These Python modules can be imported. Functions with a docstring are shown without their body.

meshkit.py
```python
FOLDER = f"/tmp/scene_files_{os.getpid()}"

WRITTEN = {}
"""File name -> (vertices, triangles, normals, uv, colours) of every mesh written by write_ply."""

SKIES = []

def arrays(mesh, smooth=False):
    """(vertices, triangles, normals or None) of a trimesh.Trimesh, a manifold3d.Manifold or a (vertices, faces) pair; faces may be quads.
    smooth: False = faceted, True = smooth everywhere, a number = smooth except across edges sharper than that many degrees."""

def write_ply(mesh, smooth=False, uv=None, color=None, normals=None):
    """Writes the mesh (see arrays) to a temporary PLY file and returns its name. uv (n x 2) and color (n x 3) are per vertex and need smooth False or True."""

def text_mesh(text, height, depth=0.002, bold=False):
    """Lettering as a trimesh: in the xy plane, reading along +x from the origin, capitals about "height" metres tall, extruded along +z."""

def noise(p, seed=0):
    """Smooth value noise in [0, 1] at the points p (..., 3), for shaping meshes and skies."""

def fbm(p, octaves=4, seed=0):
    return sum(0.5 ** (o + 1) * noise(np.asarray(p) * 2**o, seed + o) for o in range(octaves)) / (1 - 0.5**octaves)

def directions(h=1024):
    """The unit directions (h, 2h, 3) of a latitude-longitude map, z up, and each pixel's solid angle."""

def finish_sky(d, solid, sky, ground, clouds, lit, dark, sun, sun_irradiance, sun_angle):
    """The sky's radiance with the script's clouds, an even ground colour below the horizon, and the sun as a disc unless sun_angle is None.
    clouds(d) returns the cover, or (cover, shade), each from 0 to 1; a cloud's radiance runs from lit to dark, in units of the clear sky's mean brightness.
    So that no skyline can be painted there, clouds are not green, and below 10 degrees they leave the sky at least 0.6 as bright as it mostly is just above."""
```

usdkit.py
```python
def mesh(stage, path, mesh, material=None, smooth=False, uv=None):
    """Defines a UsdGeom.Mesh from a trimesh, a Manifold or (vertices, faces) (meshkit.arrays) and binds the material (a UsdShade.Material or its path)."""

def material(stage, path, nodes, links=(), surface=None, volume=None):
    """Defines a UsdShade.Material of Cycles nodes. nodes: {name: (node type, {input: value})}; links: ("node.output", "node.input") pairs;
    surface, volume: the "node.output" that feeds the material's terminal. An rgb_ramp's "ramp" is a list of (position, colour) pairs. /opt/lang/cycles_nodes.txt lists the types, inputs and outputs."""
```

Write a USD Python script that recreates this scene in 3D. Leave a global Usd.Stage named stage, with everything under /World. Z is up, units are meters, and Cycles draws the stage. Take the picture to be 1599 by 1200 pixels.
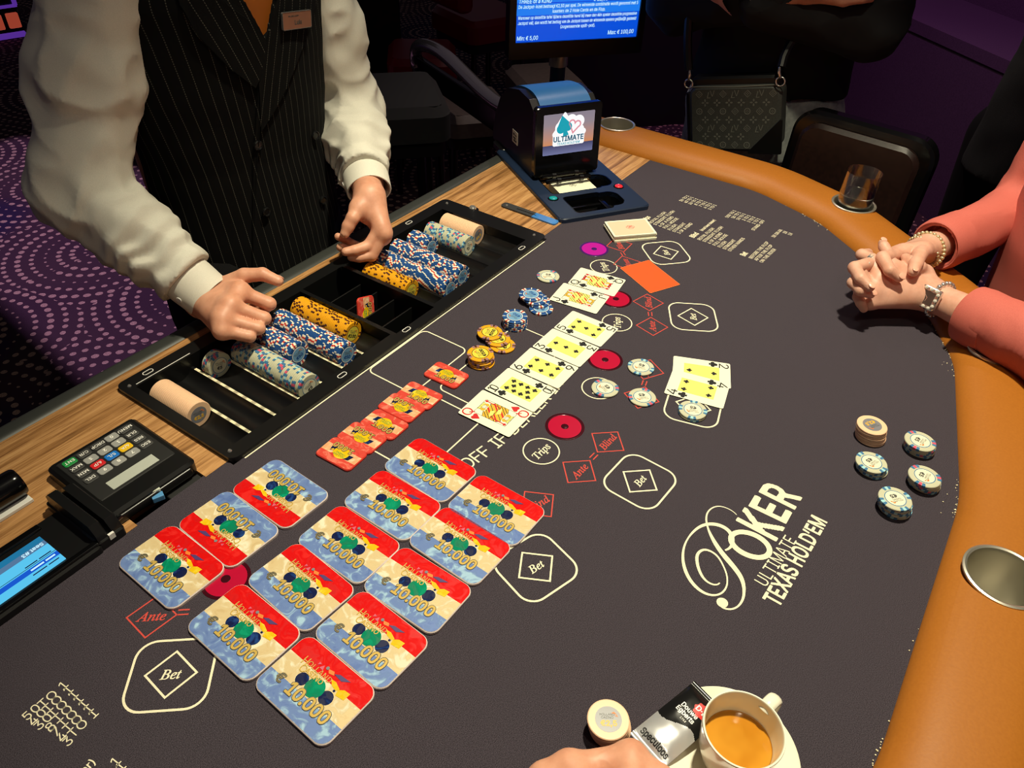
import math, glob, random
import numpy as np, trimesh, usdkit, meshkit
import manifold3d as m3, shapely
from shapely.geometry import Polygon, box, Point, LineString, MultiPolygon
from shapely import affinity, union_all
from shapely.ops import unary_union
from pxr import Usd, UsdGeom, UsdLux, UsdShade, Gf, Sdf

rnd = random.Random(7)
stage = Usd.Stage.CreateInMemory()
UsdGeom.SetStageUpAxis(stage, 'Z'); UsdGeom.SetStageMetersPerUnit(stage, 1.0)
UsdGeom.Xform.Define(stage, '/World'); UsdGeom.Scope.Define(stage, '/World/Looks')

# ---------------------------------------------------------------- camera, lights, exposure
F_PX, PITCH, ROLL, TZ = 1203.0, 0.692885, 0.04533061, 0.93      # TZ: height of the table's felt; x runs along the dealer's edge, y towards the dealer
TH = math.radians(57.0)
EYE = np.array([0, 0, 0.73574 + TZ])
_fw = np.array([0, math.cos(PITCH), -math.sin(PITCH)]); _r = np.array([1., 0, 0]); _u = np.cross(_r, _fw)
_R = _r * math.cos(ROLL) + _u * math.sin(ROLL); _U = -_r * math.sin(ROLL) + _u * math.cos(ROLL)
_M = np.array([[math.cos(TH), math.sin(TH), 0], [-math.sin(TH), math.cos(TH), 0], [0, 0, 1]])
FW, RT, UP = _M @ _fw, _M @ _R, _M @ _U
cam = UsdGeom.Camera.Define(stage, '/World/camera')
cam.CreateHorizontalApertureAttr(36.0); cam.CreateFocalLengthAttr(36.0 * F_PX / 1599); cam.CreateClippingRangeAttr((0.02, 100))
cam.CreateExposureAttr(0.0)
cam.AddTransformOp().Set(Gf.Matrix4d(*RT, 0, *UP, 0, *(-FW), 0, *EYE, 1))

def spot(name, pos, target, power, color, angle, soft, radius):
    l = UsdLux.SphereLight.Define(stage, '/World/' + name)
    l.CreateIntensityAttr(power); l.CreateColorAttr(Gf.Vec3f(*color)); l.CreateRadiusAttr(radius)
    s = UsdLux.ShapingAPI.Apply(l.GetPrim()); s.CreateShapingConeAngleAttr(angle); s.CreateShapingConeSoftnessAttr(soft)
    z = np.array(pos, float) - np.array(target, float); z /= np.linalg.norm(z)
    x = np.cross([0.1, 1, 0.03], z); x /= np.linalg.norm(x); y = np.cross(z, x)
    l.AddTransformOp().Set(Gf.Matrix4d(*x, 0, *y, 0, *z, 0, *pos, 1))
    return l

spot('table_spotlight', (1.0, 0.30, TZ + 2.1), (0.93, 0.06, TZ), 2250, (1.0, 0.92, 0.66), 34, 0.6, 0.055)
spot('side_spotlight', (0.15, -0.35, TZ + 1.9), (0.45, 0.1, TZ), 130, (1.0, 0.90, 0.64), 42, 0.6, 0.06)
spot('purple_spotlight', (1.25, 3.0, 3.0), (1.25, 3.0, 0), 50000, (0.78, 0.50, 1.0), 60, 0.2, 0.012)
spot('room_downlight', (2.6, 1.2, 3.2), (2.5, 0.3, 0), 300, (1.0, 0.80, 0.70), 38, 0.6, 0.06)
spot('wall_downlight', (3.3, 1.0, 2.9), (4.4, 0.4, 0.9), 700, (0.62, 0.26, 0.62), 50, 0.6, 0.06)
dome = UsdLux.DomeLight.Define(stage, '/World/ambient_dome'); dome.CreateIntensityAttr(0.012); dome.CreateColorAttr(Gf.Vec3f(0.75, 0.6, 0.8))

# ---------------------------------------------------------------- helpers
def ray(px, py): return FW + RT * (px - 799.5) / F_PX - UP * (py - 600) / F_PX
def at(px, py, z=0.0):                                             # the point at height z over the felt that is seen in a pixel
    d = ray(px, py); return EYE + d * ((TZ + z - EYE[2]) / d[2])
def away(px, py, q, L, far=True):                                  # the point on a pixel's ray at distance L from the joint q
    d = ray(px, py); d = d / np.linalg.norm(d); w = EYE - q; b = d @ w; D = b * b - (w @ w - L * L)
    return EYE + d * (-b + (1 if far else -1) * math.sqrt(max(D, 0)))
def onx(px, py, x): d = ray(px, py); return EYE + d * (x / d[0])
def ony(px, py, y): d = ray(px, py); return EYE + d * (y / d[1])

used = {}
def numbered(path):
    n = used.get(path, 0); used[path] = n + 1
    return path if n == 0 else f'{path}_{n:03d}'
def tag(p, label=None, cat=None, group=None, kind=None):
    p = p.GetPrim() if hasattr(p, 'GetPrim') else p
    for k, v in (('label', label), ('category', cat), ('group', group), ('kind', kind)):
        if v: p.SetCustomDataByKey(k, v)
    return p
def thing(name, label, cat, loc=(0, 0, 0), rot=None, group=None, root='/World/'):
    x = UsdGeom.Xform.Define(stage, numbered(root + name))
    place(x, loc, rot)
    return tag(x, label, cat, group)
def place(x, loc, rot=None):                                       # rot: an angle about z in degrees, or a 3 x 3 matrix whose columns are the axes
    if rot is None: rot = 0.0
    if np.ndim(rot) == 0: x.AddTranslateOp().Set(Gf.Vec3d(*map(float, loc))); x.AddRotateZOp().Set(float(rot))
    else:
        r = np.asarray(rot, float).T; x.AddTransformOp().Set(Gf.Matrix4d(*r[0], 0, *r[1], 0, *r[2], 0, *map(float, loc), 1))
def part(parent, name, mesh, m, smooth=35, label=None, kind=None):
    p = usdkit.mesh(stage, numbered(f'{parent.GetPath()}/{name}'), mesh, MAT[m], smooth).GetPrim()
    return tag(p, label, None, None, kind)
def single(name, mesh, m, label, cat, smooth=35, group=None):
    return tag(usdkit.mesh(stage, numbered('/World/' + name), mesh, MAT[m], smooth), label, cat, group)
def structure(name, mesh, m, smooth=False):
    return tag(usdkit.mesh(stage, numbered('/World/' + name), mesh, MAT[m], smooth), kind='structure')
def copy(proto, name, label, cat, loc, rot=None, group=None):
    x = UsdGeom.Xform.Define(stage, numbered('/World/' + name)); place(x, loc, rot)
    x.GetPrim().GetReferences().AddInternalReference(proto); x.GetPrim().SetInstanceable(True)
    return tag(x, label, cat, group)

def cat_(*ms): return trimesh.util.concatenate([as_tri(m) for m in ms])
def as_tri(m):
    v, f, _ = meshkit.arrays(m); return trimesh.Trimesh(v, f, process=False)
def man(t): return m3.Manifold(m3.Mesh(np.asarray(t.vertices, np.float32), np.asarray(t.faces, np.uint32)))
def bx(x0, x1, y0, y1, z0, z1, r=0.0, seg=3):                       # a box, its edges rounded by r
    if r <= 0:
        b = trimesh.creation.box((x1 - x0, y1 - y0, z1 - z0)); b.apply_translation(((x0 + x1) / 2, (y0 + y1) / 2, (z0 + z1) / 2)); return b
    s = m3.Manifold.sphere(r, 4 * seg)
    return as_tri(m3.Manifold.batch_hull([s.translate((x, y, z)) for x in (x0 + r, x1 - r) for y in (y0 + r, y1 - r) for z in (z0 + r, z1 - r)]))
def xf(m, loc=(0, 0, 0), rz=0, rx=0, ry=0, s=1):
    m = as_tri(m); M = trimesh.transformations.euler_matrix(math.radians(rx), math.radians(ry), math.radians(rz)); M[:3, :3] *= s; M[:3, 3] = loc
    m.apply_transform(M); return m
def frame(m, o, ax, ay, az):                                       # local axes ax, ay, az with origin o
    m = as_tri(m); M = np.eye(4); M[:3, 0], M[:3, 1], M[:3, 2], M[:3, 3] = ax, ay, az, o; m.apply_transform(M); return m
def polys(g):
    if g.is_empty: return []
    return [p for p in getattr(g, 'geoms', [g]) if p.geom_type == 'Polygon' and p.area > 1e-9]
def slab(g, z0, z1):                                               # a flat shape (shapely) between two heights
    out = []
    for p in polys(g):
        e = trimesh.creation.extrude_polygon(p, z1 - z0, engine='earcut'); e.apply_translation((0, 0, z0)); out.append(e)
    return trimesh.util.concatenate(out)
def rrect(w, h, r, cx=0, cy=0): return box(cx - w / 2 + r, cy - h / 2 + r, cx + w / 2 - r, cy + h / 2 - r).buffer(r, 8)
def bslab(g, z0, z1, b):                                           # slab with a bevelled upper edge
    a = slab(g, z0, z1 - b); out = [a]
    for p in polys(g):
        n = max(24, int(p.exterior.length / (b * 2.5)) if b > 0 else 24); n = min(n, 96)
        o = np.array([p.exterior.interpolate(t, normalized=True).coords[0] for t in np.linspace(0, 1, n, False)])
        q = p.buffer(-b); q = polys(q)[0]
        i = np.array([q.exterior.interpolate(q.exterior.project(Point(c))).coords[0] for c in o])
        v = np.vstack([np.c_[o, np.full(n, z1 - b)], np.c_[i, np.full(n, z1)]])
        k = np.arange(n); f = np.vstack([np.c_[k, (k + 1) % n, n + (k + 1) % n], np.c_[k, n + (k + 1) % n, n + k]])
        if not p.exterior.is_ccw: f = f[:, ::-1]
        out += [trimesh.Trimesh(v, f, process=False), slab(q, z1 - b, z1)]
    return trimesh.util.concatenate(out)
def ring(g, w): return g.difference(g.buffer(-w, join_style=2 if w > 0 else 1))
def lathe(prof, n=40, close=False):                                # [(radius, z)] turned about z
    prof = np.asarray(prof, float); a = np.arange(n) * 2 * np.pi / n; k = len(prof)
    v = np.stack([prof[None, :, 0] * np.cos(a)[:, None], prof[None, :, 0] * np.sin(a)[:, None], np.broadcast_to(prof[:, 1], (n, k))], -1).reshape(-1, 3)
    i, j = np.meshgrid(np.arange(n), np.arange(k - 1), indexing='ij'); i2 = (i + 1) % n
    q = np.stack([i * k + j, i2 * k + j, i2 * k + j + 1, i * k + j + 1], -1).reshape(-1, 4)
    f = np.vstack([q[:, [0, 1, 2]], q[:, [0, 2, 3]]]); m = trimesh.Trimesh(v, f, process=False)
    m.merge_vertices(); m.update_faces(m.nondegenerate_faces()); return m
def tube(pts, r, n=10, close=True):
    p = np.asarray(pts, float); r = np.broadcast_to(r, (len(p),)).astype(float)
    t = np.gradient(p, axis=0); t /= np.linalg.norm(t, axis=1, keepdims=True) + 1e-12
    a = np.cross(t[0], [0.2, 0.3, 1.0]); a /= np.linalg.norm(a); A = []
    for k in range(len(p)): a = a - t[k] * (a @ t[k]); a /= np.linalg.norm(a); A.append(a)
    A = np.array(A); B = np.cross(t, A); g = np.arange(n) * 2 * np.pi / n
    v = p[:, None] + r[:, None, None] * (np.cos(g)[None, :, None] * A[:, None] + np.sin(g)[None, :, None] * B[:, None])
    i, j = np.meshgrid(np.arange(len(p) - 1), np.arange(n), indexing='ij'); j2 = (j + 1) % n
    q = np.stack([i * n + j, i * n + j2, (i + 1) * n + j2, (i + 1) * n + j], -1).reshape(-1, 4)
    f = [np.vstack([q[:, [0, 1, 2]], q[:, [0, 2, 3]]])]; v = v.reshape(-1, 3)
    if close:
        v = np.vstack([v, p[0], p[-1]]); e = len(v); k = np.arange(n); k2 = (k + 1) % n
        f += [np.c_[k2, k, np.full(n, e - 2)], np.c_[(len(p) - 1) * n + k, (len(p) - 1) * n + k2, np.full(n, e - 1)]]
    return trimesh.Trimesh(v, np.vstack(f), process=False)
def spline(pts, n=40):
    from scipy.interpolate import CubicSpline
    p = np.asarray(pts, float); d = np.r_[0, np.cumsum(np.linalg.norm(np.diff(p, axis=0), axis=1))]
    return CubicSpline(d, p)(np.linspace(0, d[-1], n))
def stroke(pts, w0, w1=None, n=60):                                # a pen stroke along a smooth line, its width from a list
    p = spline(pts, n); w = np.interp(np.linspace(0, 1, n), np.linspace(0, 1, len(w0)), w0) if np.ndim(w0) else np.full(n, w0)
    return unary_union([LineString([p[i], p[i + 1]]).buffer((w[i] + w[i + 1]) / 4, 6) for i in range(n - 1)])
_font = {}
def text(s, h, bold=0, italic=0.0, anchor='l', narrow=1.0, fontname='Inter', px=64):    # lettering as a flat shape, capitals h high
    from PIL import Image, ImageDraw, ImageFont
    key = (fontname, px)
    if key not in _font: _font[key] = ImageFont.truetype(glob.glob(f'/opt/blender-*/*/datafiles/fonts/{fontname}.woff2')[0], px)
    font = _font[key]
    x0, y0, x1, y1 = font.getbbox(s, anchor='ls', stroke_width=bold)
    im = Image.new('L', (x1 - x0 + 8, y1 - y0 + 8)); ImageDraw.Draw(im).text((4 - x0, 4 - y0), s, 255, font, anchor='ls', stroke_width=bold)
    on = np.pad(np.asarray(im) > 127, ((0, 0), (1, 1))).astype(np.int8)
    rows, st = np.nonzero(np.diff(on, axis=1) == 1); en = np.nonzero(np.diff(on, axis=1) == -1)[1]
    g = union_all(shapely.box(st, -rows - 1, en, -rows)).buffer(0.55).buffer(-0.55).simplify(0.55)
    k = h / (0.728 * px)
    g = affinity.affine_transform(g, [k * narrow, k * italic, 0, k, (-4 + x0) * k * narrow, (4 - y0) * k])
    if anchor != 'l':
        a, _, b, _ = g.bounds; g = affinity.translate(g, -(a + b) / 2 if anchor == 'c' else -b, 0)
    return g
def mv(g, x=0, y=0, r=0): return affinity.translate(affinity.rotate(g, r, origin=(0, 0)), x, y)

# signed-distance modelling for bodies and cloth
def smin(a, b, k):
    h = np.clip(0.5 + 0.5 * (b - a) / k, 0, 1); return b + (a - b) * h - k * h * (1 - h)
def cone(P, a, b, ra, rb):
    a, b = np.asarray(a, float), np.asarray(b, float); ab = b - a; L = ab @ ab + 1e-12
    t = np.clip(((P - a) @ ab) / L, 0, 1)
    return np.linalg.norm(P - a - t[..., None] * ab, axis=-1) - (ra + (rb - ra) * t)
def ell(P, c, r, R=None):
    q = P - np.asarray(c, float)
    if R is not None: q = q @ R
    q = q / np.asarray(r, float); n = np.linalg.norm(q, axis=-1); m = np.linalg.norm(q / np.asarray(r, float), axis=-1) + 1e-9
    return n * (n - 1) / m
def chain(P, pts, rs, k=0.004):
    d = None
    for i in range(len(pts) - 1):
        c = cone(P, pts[i], pts[i + 1], rs[i], rs[i + 1]); d = c if d is None else smin(d, c, k)
    return d
def nets(fn, lo, hi, h):                                           # surface nets of fn < 0 on a grid of spacing h
    lo, hi = np.asarray(lo, float), np.asarray(hi, float); n = np.ceil((hi - lo) / h).astype(int) + 1
    G = np.stack(np.meshgrid(*[lo[k] + h * np.arange(n[k]) for k in range(3)], indexing='ij'), -1)
    Fv = fn(G); S = Fv < 0; c = n - 1
    acc = np.zeros((*c, 3)); cnt = np.zeros(c)
    sl = lambda o: tuple(slice(o[k], o[k] + c[k]) for k in range(3))
    cs = [np.array(o) for o in np.ndindex(2, 2, 2)]
    for a in cs:
        for k in range(3):
            if a[k]: continue
            b = a.copy(); b[k] = 1; fa, fb = Fv[sl(a)], Fv[sl(b)]; x = (fa < 0) != (fb < 0)
            t = np.where(x, fa / np.where(x, fa - fb, 1), 0); cnt += x
            for d in range(3): acc[..., d] += np.where(x, a[d] + (t if d == k else 0), 0)
    on = cnt > 0; idx = np.full(c, -1); idx[on] = np.arange(on.sum())
    V = (np.argwhere(on) + acc[on] / cnt[on][:, None]) * h + lo; Q = []
    for k in range(3):
        u, w = (k + 1) % 3, (k + 2) % 3
        A = [slice(0, n[d]) for d in range(3)]; B = list(A); A[k] = slice(0, n[k] - 1); B[k] = slice(1, n[k])
        e = np.argwhere(S[tuple(A)] != S[tuple(B)]); e = e[(e[:, u] > 0) & (e[:, w] > 0) & (e[:, u] < n[u] - 1) & (e[:, w] < n[w] - 1)]
        du, dw = np.eye(3, dtype=int)[u], np.eye(3, dtype=int)[w]
        q = np.stack([idx[tuple((e - o).T)] for o in (du + dw, dw, 0 * du, du)], 1)
        inside = S[tuple(e.T)]; q[~inside] = q[~inside][:, ::-1]; Q.append(q)
    Q = np.vstack(Q); return trimesh.Trimesh(V, np.vstack([Q[:, [0, 1, 2]], Q[:, [0, 2, 3]]]), process=False)

# ---------------------------------------------------------------- materials
def lin(c): return tuple((x / 255 / 12.92 if x <= 10 else ((x / 255 + 0.055) / 1.055) ** 2.4) for x in c)
MAT = {}
def mat(name, nodes, links, surface='p.BSDF'): MAT[name] = usdkit.material(stage, '/World/Looks/' + name, nodes, links, surface=surface); return MAT[name]
def plain(name, c, rough=0.5, metal=0.0, srgb=True, **kw):
    c = lin(c) if srgb else c
    return mat(name, {'p': ('principled_bsdf', dict(base_color=c, roughness=rough, metallic=metal, **kw))}, [])
def grained(name, c, c2, scale, rough=0.6, bump=0.0, detail=6, lo=0.35, hi=0.65, dist=0.002, **kw):      # two tones by noise, with fine relief
    n = {'g': ('geometry', {}), 'n': ('noise_texture', {'scale': scale, 'detail': detail, 'roughness': 0.6}), 'r': ('rgb_ramp', {'ramp': [(lo, lin(c)), (hi, lin(c2))]}), 'p': ('principled_bsdf', dict(roughness=rough, **kw))}
    l = [('g.position', 'n.vector'), ('n.fac', 'r.fac'), ('r.color', 'p.base_color')]
    if bump: n['b'] = ('bump', {'strength': bump, 'distance': dist}); l += [('n.fac', 'b.height'), ('b.normal', 'p.normal')]
    return mat(name, n, l)
def glow(name, c, strength, srgb=True): return mat(name, {'p': ('principled_bsdf', {'base_color': (0.01, 0.01, 0.01), 'roughness': 0.25, 'emission_color': lin(c) if srgb else c, 'emission_strength': strength})}, [])

grained('felt', (46, 40, 48), (86, 78, 89), 1000, rough=0.85, bump=0.9, lo=0.36, hi=0.68, specular_ior_level=0.25)
plain('print_cream', (232, 224, 194), 0.8); plain('print_red', (196, 66, 58), 0.8)
grained('tan_leather', (158, 94, 26), (164, 99, 29), 320, rough=0.45, bump=0.05, specular_ior_level=0.4)
plain('steel', (205, 200, 186), 0.36, 0.85); plain('chrome', (225, 222, 218), 0.16, 0.85); plain('dark_steel', (70, 70, 72), 0.3, 1.0)
plain('black_plastic', (14, 14, 15), 0.32); plain('black_gloss', (8, 8, 9), 0.12); plain('black_matte', (20, 20, 21), 0.6); plain('navy_plastic', (24, 38, 62), 0.4)
plain('blue_plastic', (38, 92, 150), 0.38); plain('dark_grey', (46, 46, 48), 0.55); plain('edge_trim', (52, 54, 52), 0.45)
plain('sensor_red', (176, 14, 52), 0.22); plain('sensor_magenta', (176, 24, 150), 0.22); plain('sensor_rim', (58, 12, 22), 0.15); plain('sensor_rim_violet', (66, 28, 100), 0.15)
plain('card_white', (238, 235, 210), 0.4); plain('card_yellow', (243, 230, 118), 0.4); plain('ink_black', (22, 22, 24), 0.5); plain('ink_red', (196, 30, 34), 0.5); plain('ink_gold', (222, 172, 50), 0.45)
plain('card_peach', (236, 196, 168), 0.45); plain('cut_card_orange', (246, 84, 24), 0.5); plain('cut_card_edge', (250, 150, 90), 0.5)
plain('chip_beige', (236, 194, 158), 0.45); plain('chip_white', (192, 191, 166), 0.45); plain('chip_blue', (26, 74, 138), 0.42); plain('chip_yellow', (226, 160, 20), 0.42)
plain('spot_white', (240, 230, 210), 0.45); plain('spot_red', (196, 50, 36), 0.45); plain('spot_blue', (62, 116, 160), 0.45); plain('spot_pink', (206, 84, 112), 0.45); plain('spot_aqua', (160, 210, 220), 0.3)
plain('spot_brown', (74, 34, 26), 0.45); plain('spot_mauve', (150, 110, 120), 0.45); plain('inlay_grey', (124, 124, 132), 0.35); plain('inlay_cream', (228, 224, 200), 0.35); plain('inlay_blue', (112, 158, 198), 0.35); plain('inlay_yellow', (224, 206, 70), 0.35)
plain('ink_grey', (70, 72, 70), 0.5); plain('gold_foil', (216, 182, 96), 0.3, 0.3); plain('ink_orange', (224, 120, 40), 0.5); plain('ink_violet', (74, 54, 110), 0.4)
def pearl(name, c, c2, c3, scale=55):
    mat(name, {'t': ('texture_coordinate', {}), 'o': ('object_info', {}), 's': ('combine_xyz', {}), 'k': ('math', {'math_type': 'multiply', 'value2': 9.0}), 'a': ('mix', {'mix_type': 'add', 'fac': 1.0}),
               'n': ('noise_texture', {'scale': scale, 'detail': 3, 'distortion': 1.6}), 'r': ('rgb_ramp', {'ramp': [(0.3, lin(c)), (0.52, lin(c2)), (0.66, lin(c3))]}),
               'm': ('rgb_ramp', {'ramp': [(0.4, (0.35,) * 3), (0.62, (0.1,) * 3)]}), 'p': ('principled_bsdf', {'coat_weight': 0.5, 'coat_roughness': 0.06, 'metallic': 0.15})},
        [('o.random', 'k.value1'), ('k.value', 's.x'), ('k.value', 's.y'), ('t.object', 'a.color1'), ('s.vector', 'a.color2'), ('a.color', 'n.vector'), ('n.fac', 'r.fac'), ('r.color', 'p.base_color'), ('n.fac', 'm.fac'), ('m.color', 'p.roughness')])
pearl('pearl_red', (206, 10, 12), (226, 16, 16), (236, 44, 40)); pearl('pearl_cream', (212, 186, 138), (228, 206, 160), (250, 240, 212)); pearl('pearl_blue', (92, 118, 180), (118, 144, 200), (176, 212, 240))
pearl('pearl_coral', (214, 66, 54), (226, 80, 66), (240, 130, 110), 70); pearl('pearl_peach', (230, 164, 116), (238, 180, 132), (248, 214, 176), 70); pearl('pearl_green', (0, 112, 82), (4, 136, 100), (20, 158, 118)); pearl('pearl_navy', (12, 20, 60), (18, 30, 78), (40, 74, 140)); pearl('pearl_yellow', (226, 178, 10), (240, 196, 20), (250, 220, 70))
plain('plaque_rim', (214, 200, 196), 0.2); plain('plaque_rim_red', (206, 60, 48), 0.2)
mat('glass', {'f': ('layer_weight', {'blend': 0.35}), 'm': ('math', {'math_type': 'multiply_add', 'value2': 0.55, 'value3': 0.03}), 't': ('transparent_bsdf', {'color': (0.97, 0.98, 0.97)}), 'g': ('glossy_bsdf', {'color': (1, 1, 1), 'roughness': 0.06}), 'x': ('mix_closure', {})}, [('f.facing', 'm.value1'), ('m.value', 'x.fac'), ('t.BSDF', 'x.closure1'), ('g.BSDF', 'x.closure2')], 'x.closure'); plain('water', (250, 252, 250), 0.0, transmission_weight=1.0, ior=1.33)
plain('porcelain', (240, 236, 216), 0.18, coat_weight=0.4); grained('coffee', (184, 120, 28), (206, 146, 46), 22, rough=0.10, detail=2)
plain('sachet', (34, 34, 34), 0.22, 0.5); plain('sachet_silver', (205, 205, 208), 0.25, 0.55); plain('seal_red', (216, 32, 26), 0.4); plain('white_paint', (244, 242, 236), 0.5)
grained('skin', (204, 142, 114), (220, 160, 132), 40, rough=0.5, bump=0.05, subsurface_weight=0.12, subsurface_radius=(0.01, 0.004, 0.002), subsurface_scale=0.5)
grained('skin_pink', (202, 148, 126), (218, 166, 146), 40, rough=0.48, bump=0.05, subsurface_weight=0.12, subsurface_radius=(0.01, 0.004, 0.002), subsurface_scale=0.5)
plain('nail', (226, 168, 146), 0.25); plain('hair_brown', (52, 36, 26), 0.5); plain('hair_grey', (120, 112, 104), 0.5); plain('eye_white', (235, 232, 226), 0.2); plain('iris', (60, 44, 30), 0.2); plain('lip', (176, 96, 86), 0.45)
grained('shirt', (214, 210, 198), (222, 218, 206), 700, rough=0.8, bump=0.15, dist=0.0008); plain('tie_brown', (158, 86, 24), 0.5)
grained('coral_knit', (184, 88, 78), (196, 100, 88), 900, rough=0.8, bump=0.2, dist=0.0008)
grained('black_cloth', (10, 10, 13), (17, 17, 21), 500, rough=0.85, bump=0.2, dist=0.001); grained('charcoal_cloth', (58, 60, 60), (72, 74, 74), 600, rough=0.9, bump=0.2, dist=0.001)
grained('denim', (178, 184, 182), (222, 226, 220), 40, rough=0.8); plain('suit_button', (16, 16, 17), 0.25)
grained('brown_leather', (26, 14, 12), (34, 19, 16), 80, rough=0.35, bump=0.08); grained('grey_vinyl', (108, 96, 90), (118, 106, 98), 60, rough=0.4); plain('red_vinyl', (150, 8, 16), 0.4); plain('red_light', (160, 20, 30), 0.5)
plain('gold_beads', (222, 200, 158), 0.25, 0.6); plain('crystal', (240, 236, 224), 0.1, 0.4); plain('badge', (182, 134, 112), 0.3, 0.6); plain('watch_face', (96, 84, 80), 0.15, 0.5)
plain('acrylic_blue', (60, 120, 190), 0.1); plain('key_grey', (150, 150, 148), 0.45); plain('key_dark', (62, 62, 62), 0.45); plain('key_green', (30, 140, 66), 0.45); plain('key_blue', (20, 110, 200), 0.45); plain('key_red', (200, 30, 36), 0.45); plain('key_yellow', (226, 180, 20), 0.45)
plain('lcd_grey', (176, 180, 172), 0.3); plain('button_red', (226, 44, 56), 0.25); plain('button_teal', (10, 140, 150), 0.25); plain('label_white', (220, 218, 214), 0.5); plain('label_cream', (236, 226, 190), 0.4); plain('cable_blue', (80, 140, 190), 0.4); plain('clear_plug', (200, 205, 190), 0.15)
grained('bag_canvas', (62, 64, 60), (72, 74, 70), 300, rough=0.6); plain('bag_print', (116, 118, 110), 0.6); plain('bag_leather', (14, 14, 15), 0.4)
grained('wall_purple', (70, 46, 72), (82, 56, 84), 160, rough=0.8); plain('wall_trim', (80, 66, 78), 0.5)
glow('screen_blue', (6, 84, 228), 0.9); glow('screen_blue_light', (30, 130, 250), 0.9); glow('screen_text', (200, 240, 255), 1.0); glow('screen_cyan', (90, 205, 250), 0.9); glow('screen_teal', (20, 120, 165), 0.9); glow('screen_slate', (90, 130, 170), 0.8); glow('screen_royal', (0, 90, 215), 0.9); glow('screen_ink', (10, 40, 80), 0.6)
glow('logo_teal', (0, 165, 185), 0.9); glow('logo_white', (250, 250, 250), 1.0); glow('logo_pink', (235, 150, 165), 0.9); glow('logo_navy', (30, 100, 130), 0.7)
glow('neon_blue', (90, 60, 255), 2.0); glow('neon_violet', (110, 60, 190), 0.5); glow('panel_orange', (200, 84, 60), 0.5); glow('led_green', (60, 255, 60), 1.0)
# the shuffler's little screen: dusk sky over a dark sea
mat('screen_dusk', {'t': ('texture_coordinate', {}), 's': ('separate_xyz', {}), 'r': ('rgb_ramp', {'ramp': [(0.0, lin((120, 125, 170))), (0.235, lin((70, 70, 112))), (0.24, lin((226, 150, 100))), (0.4, lin((206, 150, 130))), (0.75, lin((160, 145, 155))), (1.0, lin((150, 140, 155)))]}),
     'm': ('map_range', {'from_min': -0.042, 'from_max': 0.042}), 'p': ('principled_bsdf', {'base_color': (0.01, 0.01, 0.01), 'roughness': 0.2, 'emission_strength': 0.8})},
    [('t.object', 's.vector'), ('s.y', 'm.value'), ('m.result', 'r.fac'), ('r.color', 'p.emission_color')])
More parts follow.
